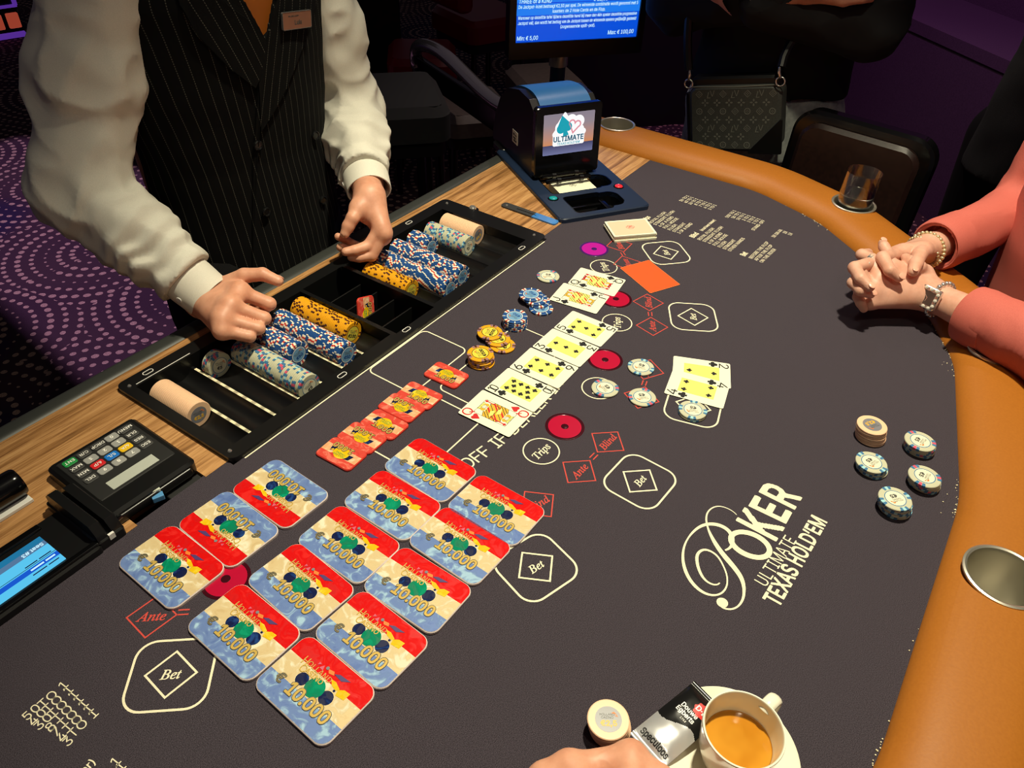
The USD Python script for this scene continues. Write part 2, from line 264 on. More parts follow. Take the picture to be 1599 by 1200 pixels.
# striped laminate: the grain runs along x
mat('wood', {'g': ('geometry', {}), 'mp': ('mapping', {'scale': (1.6, 26, 10)}), 'n': ('noise_texture', {'scale': 3.2, 'detail': 6, 'roughness': 0.6, 'distortion': 0.5}), 'r': ('rgb_ramp', {'ramp': [(0.3, lin((104, 70, 38))), (0.42, lin((158, 112, 66))), (0.55, lin((186, 138, 88))), (0.75, lin((206, 160, 108)))]}),
     'mp2': ('mapping', {'scale': (3, 60, 10)}), 'n2': ('noise_texture', {'scale': 6, 'detail': 4}), 'r2': ('rgb_ramp', {'ramp': [(0.36, (0.62, 0.55, 0.5)), (0.5, (1, 1, 1))]}), 'x': ('mix', {'mix_type': 'multiply', 'fac': 0.8}), 'p': ('principled_bsdf', {'roughness': 0.42})},
    [('g.position', 'mp.vector'), ('mp.vector', 'n.vector'), ('n.fac', 'r.fac'), ('g.position', 'mp2.vector'), ('mp2.vector', 'n2.vector'), ('n2.fac', 'r2.fac'), ('r.color', 'x.color1'), ('r2.color', 'x.color2'), ('x.color', 'p.base_color')])
# pin-striped black suiting: dotted stripes round the body's axis
def pinstripe(name, cx, cy, R, tilt=0.0, pitch=0.0165):
    mat(name, {'g': ('geometry', {}), 's': ('separate_xyz', {}), 'dx': ('math', {'math_type': 'subtract', 'value2': cx}), 'dy': ('math', {'math_type': 'subtract', 'value1': cy}), 'a': ('math', {'math_type': 'arctan2'}), 'ar': ('math', {'math_type': 'multiply', 'value2': R / pitch}),
               'tz': ('math', {'math_type': 'multiply_add', 'value2': tilt / pitch}), 'f': ('math', {'math_type': 'fraction'}), 'c': ('math', {'math_type': 'subtract', 'value2': 0.5}), 'ab': ('math', {'math_type': 'absolute'}), 'lt': ('math', {'math_type': 'less_than', 'value2': 0.036}),
               'z': ('math', {'math_type': 'multiply', 'value2': 290.0}), 'zf': ('math', {'math_type': 'fraction'}), 'zl': ('math', {'math_type': 'less_than', 'value2': 0.6}), 'm': ('math', {'math_type': 'multiply'}), 'mx': ('mix', {'color1': lin((10, 10, 11)), 'color2': lin((84, 82, 75))}),
               'n': ('noise_texture', {'scale': 600, 'detail': 3}), 'b': ('bump', {'strength': 0.2, 'distance': 0.0008}), 'p': ('principled_bsdf', {'roughness': 0.9, 'specular_ior_level': 0.15})},
        [('g.position', 's.vector'), ('s.x', 'dx.value1'), ('s.y', 'dy.value2'), ('dx.value', 'a.value1'), ('dy.value', 'a.value2'), ('a.value', 'ar.value1'), ('s.z', 'tz.value1'), ('ar.value', 'tz.value3'), ('tz.value', 'f.value1'), ('f.value', 'c.value1'), ('c.value', 'ab.value1'), ('ab.value', 'lt.value1'),
         ('s.z', 'z.value1'), ('z.value', 'zf.value1'), ('zf.value', 'zl.value1'), ('lt.value', 'm.value1'), ('zl.value', 'm.value2'), ('m.value', 'mx.fac'), ('mx.color', 'p.base_color'), ('g.position', 'n.vector'), ('n.fac', 'b.height'), ('b.normal', 'p.normal')])
pinstripe('vest_cloth', 0.83, 1.15, 0.15, 0.10); pinstripe('lapel_cloth', 0.83, 1.15, 0.15, -0.32); pinstripe('lapel_cloth_right', 0.83, 1.15, 0.15, 0.38)
# dotted swirls of the carpet: rings of dots round scattered centres
def M_(t, **k): return ('math', dict(math_type=t, **k))
mat('carpet', {'g': ('geometry', {}), 'sc': ('mapping', {'scale': (1.55, 1.55, 0)}), 'v': ('voronoi_texture', {'dimensions': '2D', 'scale': 1.0, 'randomness': 0.8}), 'd': ('mix', {'mix_type': 'subtract', 'fac': 1.0}), 's': ('separate_xyz', {}),
    'x2': M_('multiply'), 'y2': M_('multiply'), 'r2': M_('add'), 'r': M_('sqrt'), 'an': M_('arctan2'), 'at': M_('multiply', value2=1 / (2 * math.pi)), 'u': M_('multiply_add', value2=13.0), 'i': M_('floor'), 'fu': M_('fraction'), 'uu': M_('subtract', value2=0.5), 'u3': M_('multiply'),
    'n': M_('multiply_add', value2=7.5, value3=6.0), 'nv': M_('multiply'), 'fv': M_('fraction'), 'vv': M_('subtract', value2=0.5), 'v3': M_('multiply'), 'vs': M_('multiply', value2=0.70), 'q': M_('add'), 'wn': ('white_noise_texture', {'dimensions': '1D'}), 'th': M_('multiply_add', value2=0.050, value3=0.010), 'l': M_('less_than'),
    'big': ('noise_texture', {'scale': 1.4, 'detail': 1}), 'br': ('rgb_ramp', {'ramp': [(0.42, lin((44, 34, 58))), (0.5, lin((60, 42, 52))), (0.62, lin((66, 48, 54)))]}), 'fn': ('noise_texture', {'scale': 240, 'detail': 3}), 'dc': ('rgb_ramp', {'ramp': [(0.35, lin((138, 112, 98))), (0.65, lin((188, 160, 138)))]}),
    'mx': ('mix', {}), 'b': ('bump', {'strength': 0.5, 'distance': 0.003}), 'p': ('principled_bsdf', {'roughness': 0.95, 'specular_ior_level': 0.1})},
    [('g.position', 'sc.vector'), ('sc.vector', 'v.vector'), ('sc.vector', 'd.color1'), ('v.position', 'd.color2'), ('d.color', 's.vector'), ('s.x', 'x2.value1'), ('s.x', 'x2.value2'), ('s.y', 'y2.value1'), ('s.y', 'y2.value2'), ('x2.value', 'r2.value1'), ('y2.value', 'r2.value2'), ('r2.value', 'r.value1'),
     ('s.y', 'an.value1'), ('s.x', 'an.value2'), ('an.value', 'at.value1'), ('r.value', 'u.value1'), ('at.value', 'u.value3'), ('u.value', 'i.value1'), ('u.value', 'fu.value1'), ('fu.value', 'uu.value1'), ('uu.value', 'u3.value1'), ('uu.value', 'u3.value2'), ('i.value', 'n.value1'), ('at.value', 'nv.value1'), ('n.value', 'nv.value2'), ('nv.value', 'fv.value1'), ('fv.value', 'vv.value1'),
     ('vv.value', 'vs.value1'), ('vs.value', 'v3.value1'), ('vs.value', 'v3.value2'), ('u3.value', 'q.value1'), ('v3.value', 'q.value2'), ('i.value', 'wn.w'), ('wn.value', 'th.value1'), ('q.value', 'l.value1'), ('th.value', 'l.value2'), ('g.position', 'big.vector'), ('big.fac', 'br.fac'), ('g.position', 'fn.vector'), ('fn.fac', 'dc.fac'), ('l.value', 'mx.fac'), ('br.color', 'mx.color1'), ('dc.color', 'mx.color2'), ('mx.color', 'p.base_color'), ('fn.fac', 'b.height'), ('b.normal', 'p.normal')])

# ---------------------------------------------------------------- the room
structure('floor', bx(-4, 12, -5, 12, -0.05, 0), 'carpet')
# low dark partition behind the standing guest: a wall with a ledge
W0, W1 = np.array([5.30, 1.835]), np.array([3.05, -0.737])
wd = (W1 - W0) / np.linalg.norm(W1 - W0); wn = np.array([-wd[1], wd[0]]); wn = wn if wn @ -W0 > 0 else -wn
def wallbox(s0, s1, d0, d1, z0, z1): return frame(bx(s0, s1, d0, d1, z0, z1), (*W0, 0), (*wd, 0), (*wn, 0), (0, 0, 1))
structure('wall_far', wallbox(-1, 4.4, -0.5, 0, 0, 0.70), 'wall_purple')
structure('trim_1', wallbox(-1, 4.4, -0.5, 0.006, 0.70, 0.75), 'wall_purple')
structure('wall_back', wallbox(-1, 4.4, -0.6, -0.5, 0, 3.4), 'wall_purple')
structure('trim_2', wallbox(1.95, 2.05, -0.5, -0.42, 0.75, 3.0), 'wall_trim')

# ---------------------------------------------------------------- the poker table
table = thing('poker_table', 'D-shaped casino poker table with dark grey felt, tan leather rail and striped wood dealer edge', 'table', (0, 0, TZ))
INNER = [(1.61, 0.93), (1.612, 0.43), (1.555, 0.275), (1.355, 0.028), (1.215, -0.052), (0.898, -0.118), (0.48, -0.118), (0.165, -0.052), (0.025, 0.028), (-0.175, 0.275), (-0.23, 0.43), (-0.23, 0.93)]
def rounded_path(pts, r, n=8):
    out = [np.array(pts[0], float)]
    for a, b, c in zip(pts, pts[1:], pts[2:]):
        a, b, c = map(lambda q: np.array(q, float), (a, b, c)); u = (a - b) / np.linalg.norm(a - b); v = (c - b) / np.linalg.norm(c - b); L = min(r, 0.45 * np.linalg.norm(a - b), 0.45 * np.linalg.norm(c - b))
        for t in np.linspace(0, 1, n): out.append((1 - t) ** 2 * (b + u * L) + 2 * t * (1 - t) * b + t * t * (b + v * L))
    out.append(np.array(pts[-1], float)); return np.array(out)
path = rounded_path(INNER, 0.04)
tx = np.gradient(path, axis=0); tx /= np.linalg.norm(tx, axis=1, keepdims=True); nx = np.c_[-tx[:, 1], tx[:, 0]]     # outward
TX0_, TY0_ = 0.388, 0.679
_a, _b = at(875, 345, 0.008)[:2], at(1016.6, 321.6, 0.008)[:2]
SHUF = affinity.translate(affinity.rotate(box(0.022, 0.022, 0.19, 0.175), math.degrees(math.atan2(*(_b - _a)[::-1])), origin=(0, 0)), *_a)      # the shuffler's wells sink through the top
KEYP = box(0.236, 0.72, 0.30, 0.75).buffer(-0.02)
felt_shape = Polygon([*path, (-0.23, 0.690), (1.61, 0.690)]).intersection(box(-1, -1, 3, 0.690)).buffer(0)
felt = part(table, 'felt', slab(felt_shape.buffer(0.004).difference(box(TX0_, TY0_, 1.146, 1)).difference(SHUF), -0.012, 0), 'felt')
wood_shape = box(-0.23, 0.690, 1.61, 0.955).difference(box(0.388, 0.66, 1.146, 0.931)).difference(SHUF).difference(KEYP).difference(box(0.262, 0.69, 0.345, 0.712).buffer(0.008))
part(table, 'wood_panel', slab(wood_shape, -0.02, 0.0006), 'wood')
part(table, 'bumper_edge', bx(-0.25, 1.63, 0.953, 0.99, -0.05, 0.002, 0.012), 'edge_trim')
part(table, 'apron', slab(Polygon([*(path + nx * 0.02), (-0.25, 0.96), (1.63, 0.96)]).buffer(0).difference(Polygon([*(path + nx * 0.02), (-0.25, 0.96), (1.63, 0.96)]).buffer(0).buffer(-0.02)), -0.15, -0.02), 'black_matte')
part(table, 'under_panel', bx(-0.1, 1.5, 0.06, 0.93, -0.18, -0.16), 'black_matte')
for lx in (0.25, 1.2): part(table, 'leg', bx(lx, lx + 0.14, 0.25, 0.75, -TZ, -0.17, 0.01), 'black_matte')
prof = [(0.0, -0.012), (0.0, 0.002), (0.006, 0.011), (0.018, 0.019), (0.034, 0.0245), (0.055, 0.027), (0.085, 0.027), (0.108, 0.0235), (0.126, 0.014), (0.135, 0.0), (0.138, -0.02), (0.134, -0.05), (0.11, -0.07), (0.03, -0.07), (0.0, -0.05)]
prof = spline(prof, 44); k = len(prof); n_ = len(path)
V = np.concatenate([np.c_[path + nx * d, np.full(n_, z)] for d, z in prof]).reshape(k, n_, 3).transpose(1, 0, 2).reshape(-1, 3)
i, j = np.meshgrid(np.arange(n_ - 1), np.arange(k), indexing='ij'); j2 = (j + 1) % k
q = np.stack([i * k + j, (i + 1) * k + j, (i + 1) * k + j2, i * k + j2], -1).reshape(-1, 4)
Fc = np.vstack([q[:, [0, 1, 2]], q[:, [0, 2, 3]]]); e0 = len(V); V = np.vstack([V, V[:k].mean(0), V[-k:].mean(0)])
kk = np.arange(k); Fc = np.vstack([Fc, np.c_[kk, (kk + 1) % k, np.full(k, e0)], np.c_[(n_ - 1) * k + (kk + 1) % k, (n_ - 1) * k + kk, np.full(k, e0 + 1)]])
rail = trimesh.Trimesh(V, Fc); rail.fix_normals(); rail = man(rail)
CUPS = [(1.692, 0.826), (1.625, 0.231), (1.250, -0.098), (0.772, -0.178), (0.30, -0.155)]
for c in CUPS: rail = rail - m3.Manifold.cylinder(0.2, 0.0405, 0.0405, 48).translate((*c, -0.1))
part(table, 'leather_rail', rail, 'tan_leather', 40)
cup = lathe([(0.0, -0.062), (0.036, -0.062), (0.0385, -0.058), (0.0385, 0.024), (0.040, 0.0285), (0.0425, 0.0295), (0.0448, 0.0285), (0.0448, 0.026), (0.040, 0.024), (0.040, -0.064), (0.0, -0.064)], 64)
for c in CUPS: part(table, 'cup_holder', xf(cup, (*c, 0)), 'steel', 40)

# printing on the felt: thin ink shapes in the seats' own frames
pz = 0.00005
def ink(name, g, m='print_cream'): part(felt, name, slab(g, 0.0, 0.00025), m, False)
def serif(s, h):                                                    # serif italic letters from the mathematical alphabets
    m = ''.join('\u210e' if c == 'h' else chr(0x1D434 + ord(c) - 65) if c.isupper() else chr(0x1D44E + ord(c) - 97) for c in s)
    return text(m, h, bold=1, anchor='c', narrow=0.95, fontname='NotoSansMath-Regular')
SEATS = [(0.157, 0.497, -50), (0.486, 0.271, -17), (0.681, 0.236, -3), (0.862, 0.242, 15), (1.075, 0.339, 31), (1.243, 0.471, 48)]
dia = lambda r=0.0268: Polygon([(r, 0), (0, r), (-r, 0), (0, -r)])
W_ = 0.0026
T_ = {s: mv(serif(s, h), 0, -h / 2) for s, h in (('Bet', 0.011), ('Ante', 0.0115), ('Blind', 0.0115), ('Trips', 0.012))}
# measured places of the ante, blind, trips rings and bet sensors
SPOTS = {0: dict(ante=(0.187, 0.570)), 1: dict(ante=(0.500, 0.345), blind=(0.568, 0.322)), 2: dict(ante=(0.648, 0.309), blind=(0.720, 0.306), trips=(0.650, 0.370)), 3: dict(ante=(0.833, 0.312), blind=(0.898, 0.336), trips=(0.813, 0.374)),
         4: dict(ante=(1.007, 0.382), blind=(1.068, 0.420), trips=(0.981, 0.434)), 5: dict(ante=(1.162, 0.512), blind=(1.213, 0.556), trips=(1.124, 0.540))}
for s, (x, y, a) in enumerate(SEATS):
    ink('bet_spot', mv(unary_union([ring(rrect(0.083, 0.080, 0.021), W_), ring(dia(), 0.0022), T_['Bet']]), x, y, a))
    for kname, (sx, sy) in SPOTS[s].items():
        if kname == 'trips': ink('trips_spot', mv(unary_union([ring(Point(0, 0).buffer(0.0255, 24), 0.0019), T_['Trips']]), sx, sy, a))
        else: ink(kname + '_spot', mv(unary_union([ring(dia(0.0272), 0.0017), T_['Ante' if kname == 'ante' else 'Blind']]), sx, sy, a), 'print_red')
    if 'blind' in SPOTS[s]:
        (ax, ay), (bx_, by) = SPOTS[s]['ante'], SPOTS[s]['blind']
        ink('equals_sign', mv(unary_union([box(-0.006, 0.002, 0.006, 0.0038), box(-0.006, -0.0038, 0.006, -0.002)]), (ax + bx_) / 2, (ay + by) / 2, a), 'print_red')
    else: ink('equals_sign', mv(unary_union([box(-0.006, 0.002, 0.006, 0.0038), box(-0.006, -0.0038, 0.006, -0.002)]), 0.210, 0.547, a), 'print_red')
for x0, x1, y0, y1 in ((0.636, 0.771, 0.585, 0.676), (0.668, 0.874, 0.466, 0.566), (0.515, 0.653, 0.470, 0.568)):
    ink('box_outline', ring(rrect(x1 - x0, y1 - y0, 0.012, (x0 + x1) / 2, (y0 + y1) / 2), 0.0022))
ink('tray_line', box(0.405, 0.6760, 1.135, 0.6780))
# slogan on a shallow arc
def on_arc(s, h, cx, cy, R, a0, gap=0.25):
    out, a = [], a0
    for ch in s:
        if ch == ' ': a += 0.45 * h / R; continue
        g = text(ch, h); w = g.bounds[2] - g.bounds[0]; g = affinity.translate(g, -g.bounds[0] - w / 2, 0)
        a += w / 2 / R; out.append(mv(affinity.translate(g, 0, -R), cx, cy, math.degrees(a))); a += (w / 2 + gap * h * 0.5) / R
    return unary_union(out)
ink('slogan_print', on_arc('PUSH OFF IF DEALER IN', 0.020, 0.70, 1.14, 0.725, -0.30))
# the big logo: a script P and lettering
def lp(px, py): q = at(1060 + px / 5.454, 740 + py / 5.454); return (q[0], q[1])
P_ = [lp(*c) for c in ((490, 350), (430, 305), (330, 280), (250, 325), (235, 410), (280, 540), (370, 680), (470, 800), (535, 900), (555, 1000), (530, 1100), (450, 1155), (380, 1145), (345, 1110))]
P2 = [lp(*c) for c in ((400, 652), (445, 620), (455, 545), (420, 485), (340, 440), (230, 435), (120, 500), (50, 610), (35, 730), (75, 870), (150, 970), (250, 1030), (340, 1030), (400, 975), (410, 880), (370, 770), (300, 680), (215, 650), (165, 680), (155, 750), (185, 850), (240, 920), (310, 948), (345, 935))]
m_ = 0.00085
logo = [stroke(P_, [1.2 * m_, 2.0 * m_, 2.6 * m_, 3 * m_, 6.5 * m_, 8 * m_, 7 * m_, 4 * m_, 2.6 * m_, 3 * m_], n=120), mv(Point(0, 0).buffer(0.0065), *lp(370, 1100)),
        stroke(P2, [3 * m_, 6 * m_, 6.5 * m_, 4.4 * m_, 2.4 * m_, 3.4 * m_, 5 * m_, 5 * m_, 3 * m_, 2.2 * m_, 2.4 * m_, 3.4 * m_, 4.6 * m_, 4 * m_, 2 * m_], n=200)]
def fit(g, p0, p1, up):                                             # set lettering between two baseline points, its capitals up high
    p0, p1 = np.array(p0), np.array(p1); a, b, c, d = g.bounds; g = affinity.translate(g, -a, 0); L = np.linalg.norm(p1 - p0); g = affinity.scale(g, L / (c - a), up / 0.01, origin=(0, 0))
    return mv(g, *p0, math.degrees(math.atan2(*(p1 - p0)[::-1])))
b0, b1 = np.array(lp(815, 575)), np.array(lp(1040, 215))
for s, q0, q1, up in (('K', (815, 575), (890, 455), 0.049), ('E', (900, 425), (955, 325), 0.0455), ('R', (975, 305), (1040, 200), 0.045)):
    logo.append(fit(text(s, 0.01, bold=2), lp(*q0), lp(*q1), up))
oc = np.array(lp(607, 605)); logo.append(mv(affinity.scale(Point(0, 0).buffer(1, 24), 0.0212, 0.0268, origin=(0, 0)).difference(affinity.scale(Point(0, 0).buffer(1, 24), 0.0135, 0.0200, origin=(0, 0))), *oc, 4))
logo.append(fit(text('ULTIMATE', 0.01), lp(745, 968), lp(1005, 575), 0.0152)); logo.append(fit(text('TEXAS HOLD\u2019EM', 0.01, bold=2), lp(850, 1142), lp(1262, 412), 0.0190))
ink('logo_print', unary_union(logo))
# pay tables at both ends of the felt
def paytable(x, y, r, heads, rows, col):
    g = []; yy = 0
    for h in heads: g.append(text(h, 0.0105, bold=2, narrow=0.7)); 
    for k, (a, b) in enumerate(rows):
        g.append(mv(text(a, 0.0075, narrow=0.9, px=40), 0, -0.0145 - 0.0108 * k))
        if b: g.append(mv(text(b, 0.0075, narrow=0.9, px=40, anchor='r'), col, -0.0145 - 0.0108 * k))
    ink('paytable_print', mv(unary_union(g), x, y, r))
NAMES = ['ROYAL FLUSH', 'STRAIGHT FLUSH', '4 OF A KIND', 'FULL HOUSE', 'FLUSH', 'STRAIGHT', '3 OF A KIND']
def pt(px, py): return at(px, py)[:2]
paytable(1.331, 0.5605, -3, ['Trips'], list(zip(NAMES, ['50 TO 1', '40 TO 1', '30 TO 1', '8 TO 1', '7 TO 1', '4 TO 1', '3 TO 1'])), 0.165)
paytable(1.329, 0.4525, -3, ['Blind'], list(zip(NAMES[:6] + ['OTHER HANDS'], ['500 TO 1', '50 TO 1', '10 TO 1', '3 TO 1', '3 TO 2', '1 TO 1', 'STAND-OFF'])), 0.165)
ink('paytable_print', mv(text('(must beat dealer)', 0.0065, bold=1, narrow=0.8), 1.366, 0.4505, -3))
paytable(1.324, 0.3445, -3, ['Bet'], [('BEFORE THE FLOP', '3X OR 4X'), ('AFTER THE FLOP', '2X'), ('ON THE RIVER', '1X')], 0.150)
qa, qb = pt(40, 1127), pt(85, 1087)
r_ = math.degrees(math.atan2(*(qb - qa)[::-1])) 
def pxrow(s, p, L, rr, h): return mv(text(s, h, px=48), *pt(*p), rr)
for k, (a, b) in enumerate(zip(['50', '40', '30', '8', '7', '4', '3'], ['TO 1'] * 7)):
    o = pt(41 + 9.3 * k + (8 if len(a) == 1 else 0), 1128 + 7.6 * k - (5 if len(a) == 1 else 0)); ink('paytable_print', mv(text(a, 0.0095, px=48), *o, r_))
    o = pt(66 + 7.9 * k, 1108 + 7.8 * k); ink('paytable_print', mv(unary_union([text('TO', 0.0095, px=48), mv(text('1', 0.0095, px=48), 0.0215, 0)]), *o, r_))
ink('paytable_print', mv(text('(must beat dealer)', 0.0075, bold=1, anchor='r'), *pt(150, 1192), r_))
for k in range(3): ink('paytable_print', mv(text('500 TO 1', 0.0095, px=48, anchor='r'), *pt(190 + 8 * k, 1190 + 7.8 * k), r_))

# round bet sensors let into the felt
for x, y, v in ((0.265, 0.545, 0), (0.711, 0.370, 0), (0.880, 0.400, 0), (1.043, 0.470, 0), (1.170, 0.587, 1)):
    s = part(table, 'bet_sensor', xf(lathe([(0, 0.0002), (0.0238, 0.0002), (0.0238, -0.004), (0, -0.004)], 40), (x, y, 0)), 'sensor_magenta' if v else 'sensor_red', label='magenta lit sensor disc' if v else 'red sensor disc')
    part(s, 'sensor_ring', xf(lathe([(0.0236, 0.0002), (0.0240, 0.0004), (0.0270, 0.0004), (0.0278, 0.0002), (0.0278, -0.001), (0.0236, -0.001)], 40), (x, y, 0)), 'sensor_rim_violet' if v else 'sensor_rim')
    part(s, 'sensor_center', xf(lathe([(0, 0.0004), (0.0050, 0.0004), (0.0056, 0.0001), (0, 0.0001)], 24), (x, y, 0)), 'sensor_rim_violet' if v else 'sensor_rim')
crumbs = []
for k in range(110):                                                # pale crumbs along the seam of felt and rail
    i_ = rnd.randrange(8, len(path) - 30); f_ = rnd.random(); p_ = path[i_] * (1 - f_) + path[i_ + 1] * f_ - nx[i_] * rnd.choice([0.001, 0.002, 0.004, 0.02]) * rnd.random() - nx[i_] * 0.001
    c_ = trimesh.creation.icosphere(0, rnd.uniform(0.0005, 0.0011)); c_.apply_translation((p_[0], p_[1], TZ + 0.0008)); crumbs.append(c_)
tag(single('seam_crumbs', trimesh.util.concatenate(crumbs), 'label_cream', 'tiny pale crumbs scattered along the seam between felt and leather rail', 'crumbs', False), kind='stuff')

# ---------------------------------------------------------------- chips, plaques and cards: one class each, then one referenced thing per piece
CR, CT = 0.0204, 0.0033
CLS = '/World/Looks/'                                               # prototypes live beside the materials, outside the scene
def proto(name):
    UsdGeom.Scope.Define(stage, '/Prototypes') if False else None
    return UsdGeom.Xform(stage.CreateClassPrim(numbered('/World/prototype_' + name)).GetPrim()) if False else stage.CreateClassPrim(numbered('/prototype_' + name))
def ring_sector(r0, r1, a0, a1, n=5):
    a = np.linspace(a0, a1, n); return Polygon([*zip(r1 * np.cos(a), r1 * np.sin(a)), *zip(r0 * np.cos(a[::-1]), r0 * np.sin(a[::-1]))])
def chip_proto(name, body, spots, inlay, rim, word, wordmat, emblem=True):
    p = proto(name)
    part(p, 'body', lathe([(0, 0.00005), (0.0135, 0.00005), (0.0185, 0), (CR - 0.0008, 0.0001), (CR, 0.0008), (CR, CT - 0.0008), (CR - 0.0008, CT - 0.0001), (0.0185, CT), (0.0135, CT - 0.00005), (0, CT - 0.00005)], 36), body)
    for k, (a, w, m, c) in enumerate(spots):                        # inserts that wrap over the edge
        g = ring_sector(0.0152, CR + 0.00012, math.radians(a - w / 2), math.radians(a + w / 2))
        s = part(p, 'edge_spot', slab(g, -0.00006, CT + 0.00006), m, False)
        if c: part(s, 'spot_center', slab(ring_sector(0.0150, CR + 0.0002, math.radians(a - w / 7), math.radians(a + w / 7), 3), -0.0001, CT + 0.0001), c, False)
    il = part(p, 'inlay', slab(Point(0, 0).buffer(0.0128, 12), -0.00008, CT + 0.00008), inlay, False)
    if rim: part(il, 'inlay_ring', slab(ring(Point(0, 0).buffer(0.0133, 12), 0.0009), -0.0001, CT + 0.00012), rim, False)
    top = mv(text(word, 0.0052, bold=2, anchor='c', px=40), 0, -0.0065); bot = affinity.scale(top, -1, 1, origin=(0, 0))
    part(il, 'value_print', cat_(slab(top, CT + 0.00005, CT + 0.00016), slab(bot, -0.00016, -0.00005)), wordmat, False)
    if emblem:
        e = mv(unary_union([text('HOLLAND', 0.0022, anchor='c', px=32), mv(text('CASINO', 0.0022, anchor='c', px=32), 0, -0.003)]), -0.001, 0.0035)
        part(il, 'name_print', cat_(slab(e, CT + 0.00005, CT + 0.00016), slab(affinity.scale(e, -1, 1, origin=(0, 0)), -0.00016, -0.00005)), 'ink_grey', False)
        f = unary_union([Polygon([(0.003, 0.006), (0.0085, 0.0045), (0.006, 0.0075)]), Polygon([(0.006, 0.0035), (0.0095, 0.0022), (0.0085, 0.0042)])])
        part(il, 'emblem_print', cat_(slab(f, CT + 0.00005, CT + 0.00016), slab(affinity.scale(f, -1, 1, origin=(0, 0)), -0.00016, -0.00005)), 'ink_orange', False)
    return p.GetPath()
E4 = [k * 90 for k in range(4)]; E3 = [k * 120 for k in range(3)]
CHIP = {
    'beige': chip_proto('chip_beige', 'chip_beige', [], 'inlay_grey', None, '\u20ac2,5', 'ink_gold'),
    'white': chip_proto('chip_white', 'chip_white', [x for a in E4 for x in ((a - 12, 11, 'spot_blue', None), (a, 11, 'spot_aqua', None), (a + 12, 11, 'spot_blue', None))], 'inlay_cream', 'spot_blue', '\u20ac5', 'ink_grey'),
    'pink': chip_proto('chip_pink', 'chip_white', [x for a in E3 for x in ((a - 13, 12, 'spot_blue', None), (a, 12, 'spot_pink', None), (a + 13, 12, 'spot_blue', None))], 'inlay_cream', 'spot_blue', '\u20ac5', 'ink_grey'),
    'blue': chip_proto('chip_blue', 'chip_blue', [(a, 27, 'spot_white', 'spot_red') for a in E4] + [(a + 45, 5, 'spot_white', None) for a in E4], 'inlay_blue', 'spot_white', '\u20ac50', 'chip_blue'),
    'yellow': chip_proto('chip_yellow', 'chip_yellow', [x for a in E4 for x in ((a - 12, 12, 'spot_mauve', None), (a, 10, 'spot_brown', None), (a + 12, 12, 'spot_mauve', None))], 'inlay_yellow', 'spot_brown', '\u20ac500', 'ink_black'),
    'yellow_plain': chip_proto('chip_yellow_plain', 'chip_yellow', [x for a in E4 for x in ((a - 10, 8, 'spot_brown', None), (a + 10, 8, 'spot_brown', None))], 'inlay_yellow', 'spot_brown', '\u20ac100', 'ink_black'),
}
LOOK = {'beige': 'plain beige', 'white': 'white blue-spotted', 'pink': 'white pink-and-blue-spotted', 'blue': 'blue white-spotted', 'yellow': 'yellow brown-spotted', 'yellow_plain': 'yellow brown-spotted'}
def stack(px, py, n, kinds, where, lean=(0, 0), z0=0.0, rot=None):
    """A stack seen with the middle of its top face in a pixel."""
    top = at(px, py, z0 + n * CT)
    for k in range(n):
        kind = kinds if isinstance(kinds, str) else kinds[k % len(kinds)] if k < n - 1 else kinds[-1]
        f = (k - (n - 1)) / max(n - 1, 1); j = 0 if k == n - 1 else 0.0005
        loc = (top[0] + f * lean[0] + rnd.uniform(-j, j), top[1] + f * lean[1] + rnd.uniform(-j, j), TZ + z0 + k * (CT + 0.00003) + 0.0003)
        r = rot if (rot is not None and k == n - 1) else rnd.uniform(0, 360)
        if n == 1: copy(CHIP[kind], 'casino_chip', f'single {LOOK[kind]} chip {where}', 'casino chip', loc, r)
        elif k == n - 1: copy(CHIP[kind], 'casino_chip', f'topmost {LOOK[kind]} chip {where}', 'casino chip', loc, r)
        else: copy(CHIP[kind], 'casino_chip', f'lower chip {where}', 'casino chip', loc, r, 'lower chips ' + where)
stack(1362, 664, 7, 'beige', 'in the beige stack by the right rail', (-0.001, 0.004), rot=150)
stack(1437, 689, 5, ['white', 'pink'], 'in the white stack right of the beige one', (-0.004, 0.003), rot=170)
stack(1361, 722, 4, 'white', 'in the white stack just below the beige one', (-0.003, 0.003), rot=160)
stack(1444, 744, 5, ['white', 'pink'], 'in the white stack nearest the rail corner', (-0.005, 0.003), rot=175)
stack(1398, 779, 6, 'white', 'in the lowest white stack by the rail', (-0.005, 0.004), rot=140)
stack(950, 1124, 7, 'beige', 'in the beige stack beside the coffee saucer', (-0.004, 0.002), rot=-56)
stack(1001, 573, 1, 'white', 'on the red blind diamond left of the cards', rot=100)
stack(945, 606, 1, 'pink', 'on the trips circle left of the ante chip', rot=65)
stack(1003, 620, 1, 'pink', 'on the red ante diamond below the blind chip', rot=130)
stack(1082, 640, 2, 'white', 'on the bet spot below the four of clubs', rot=110)
stack(856, 431, 1, 'pink', 'on the felt left of the queen of spades', rot=120)
stack(804, 494, 5, 'blue', 'in the blue stack left of the five of clubs', (0.002, 0.002), rot=80)
stack(750, 552, 5, 'yellow', 'in the yellow stack right of the lone red plaque', (0.001, 0.003), rot=60)
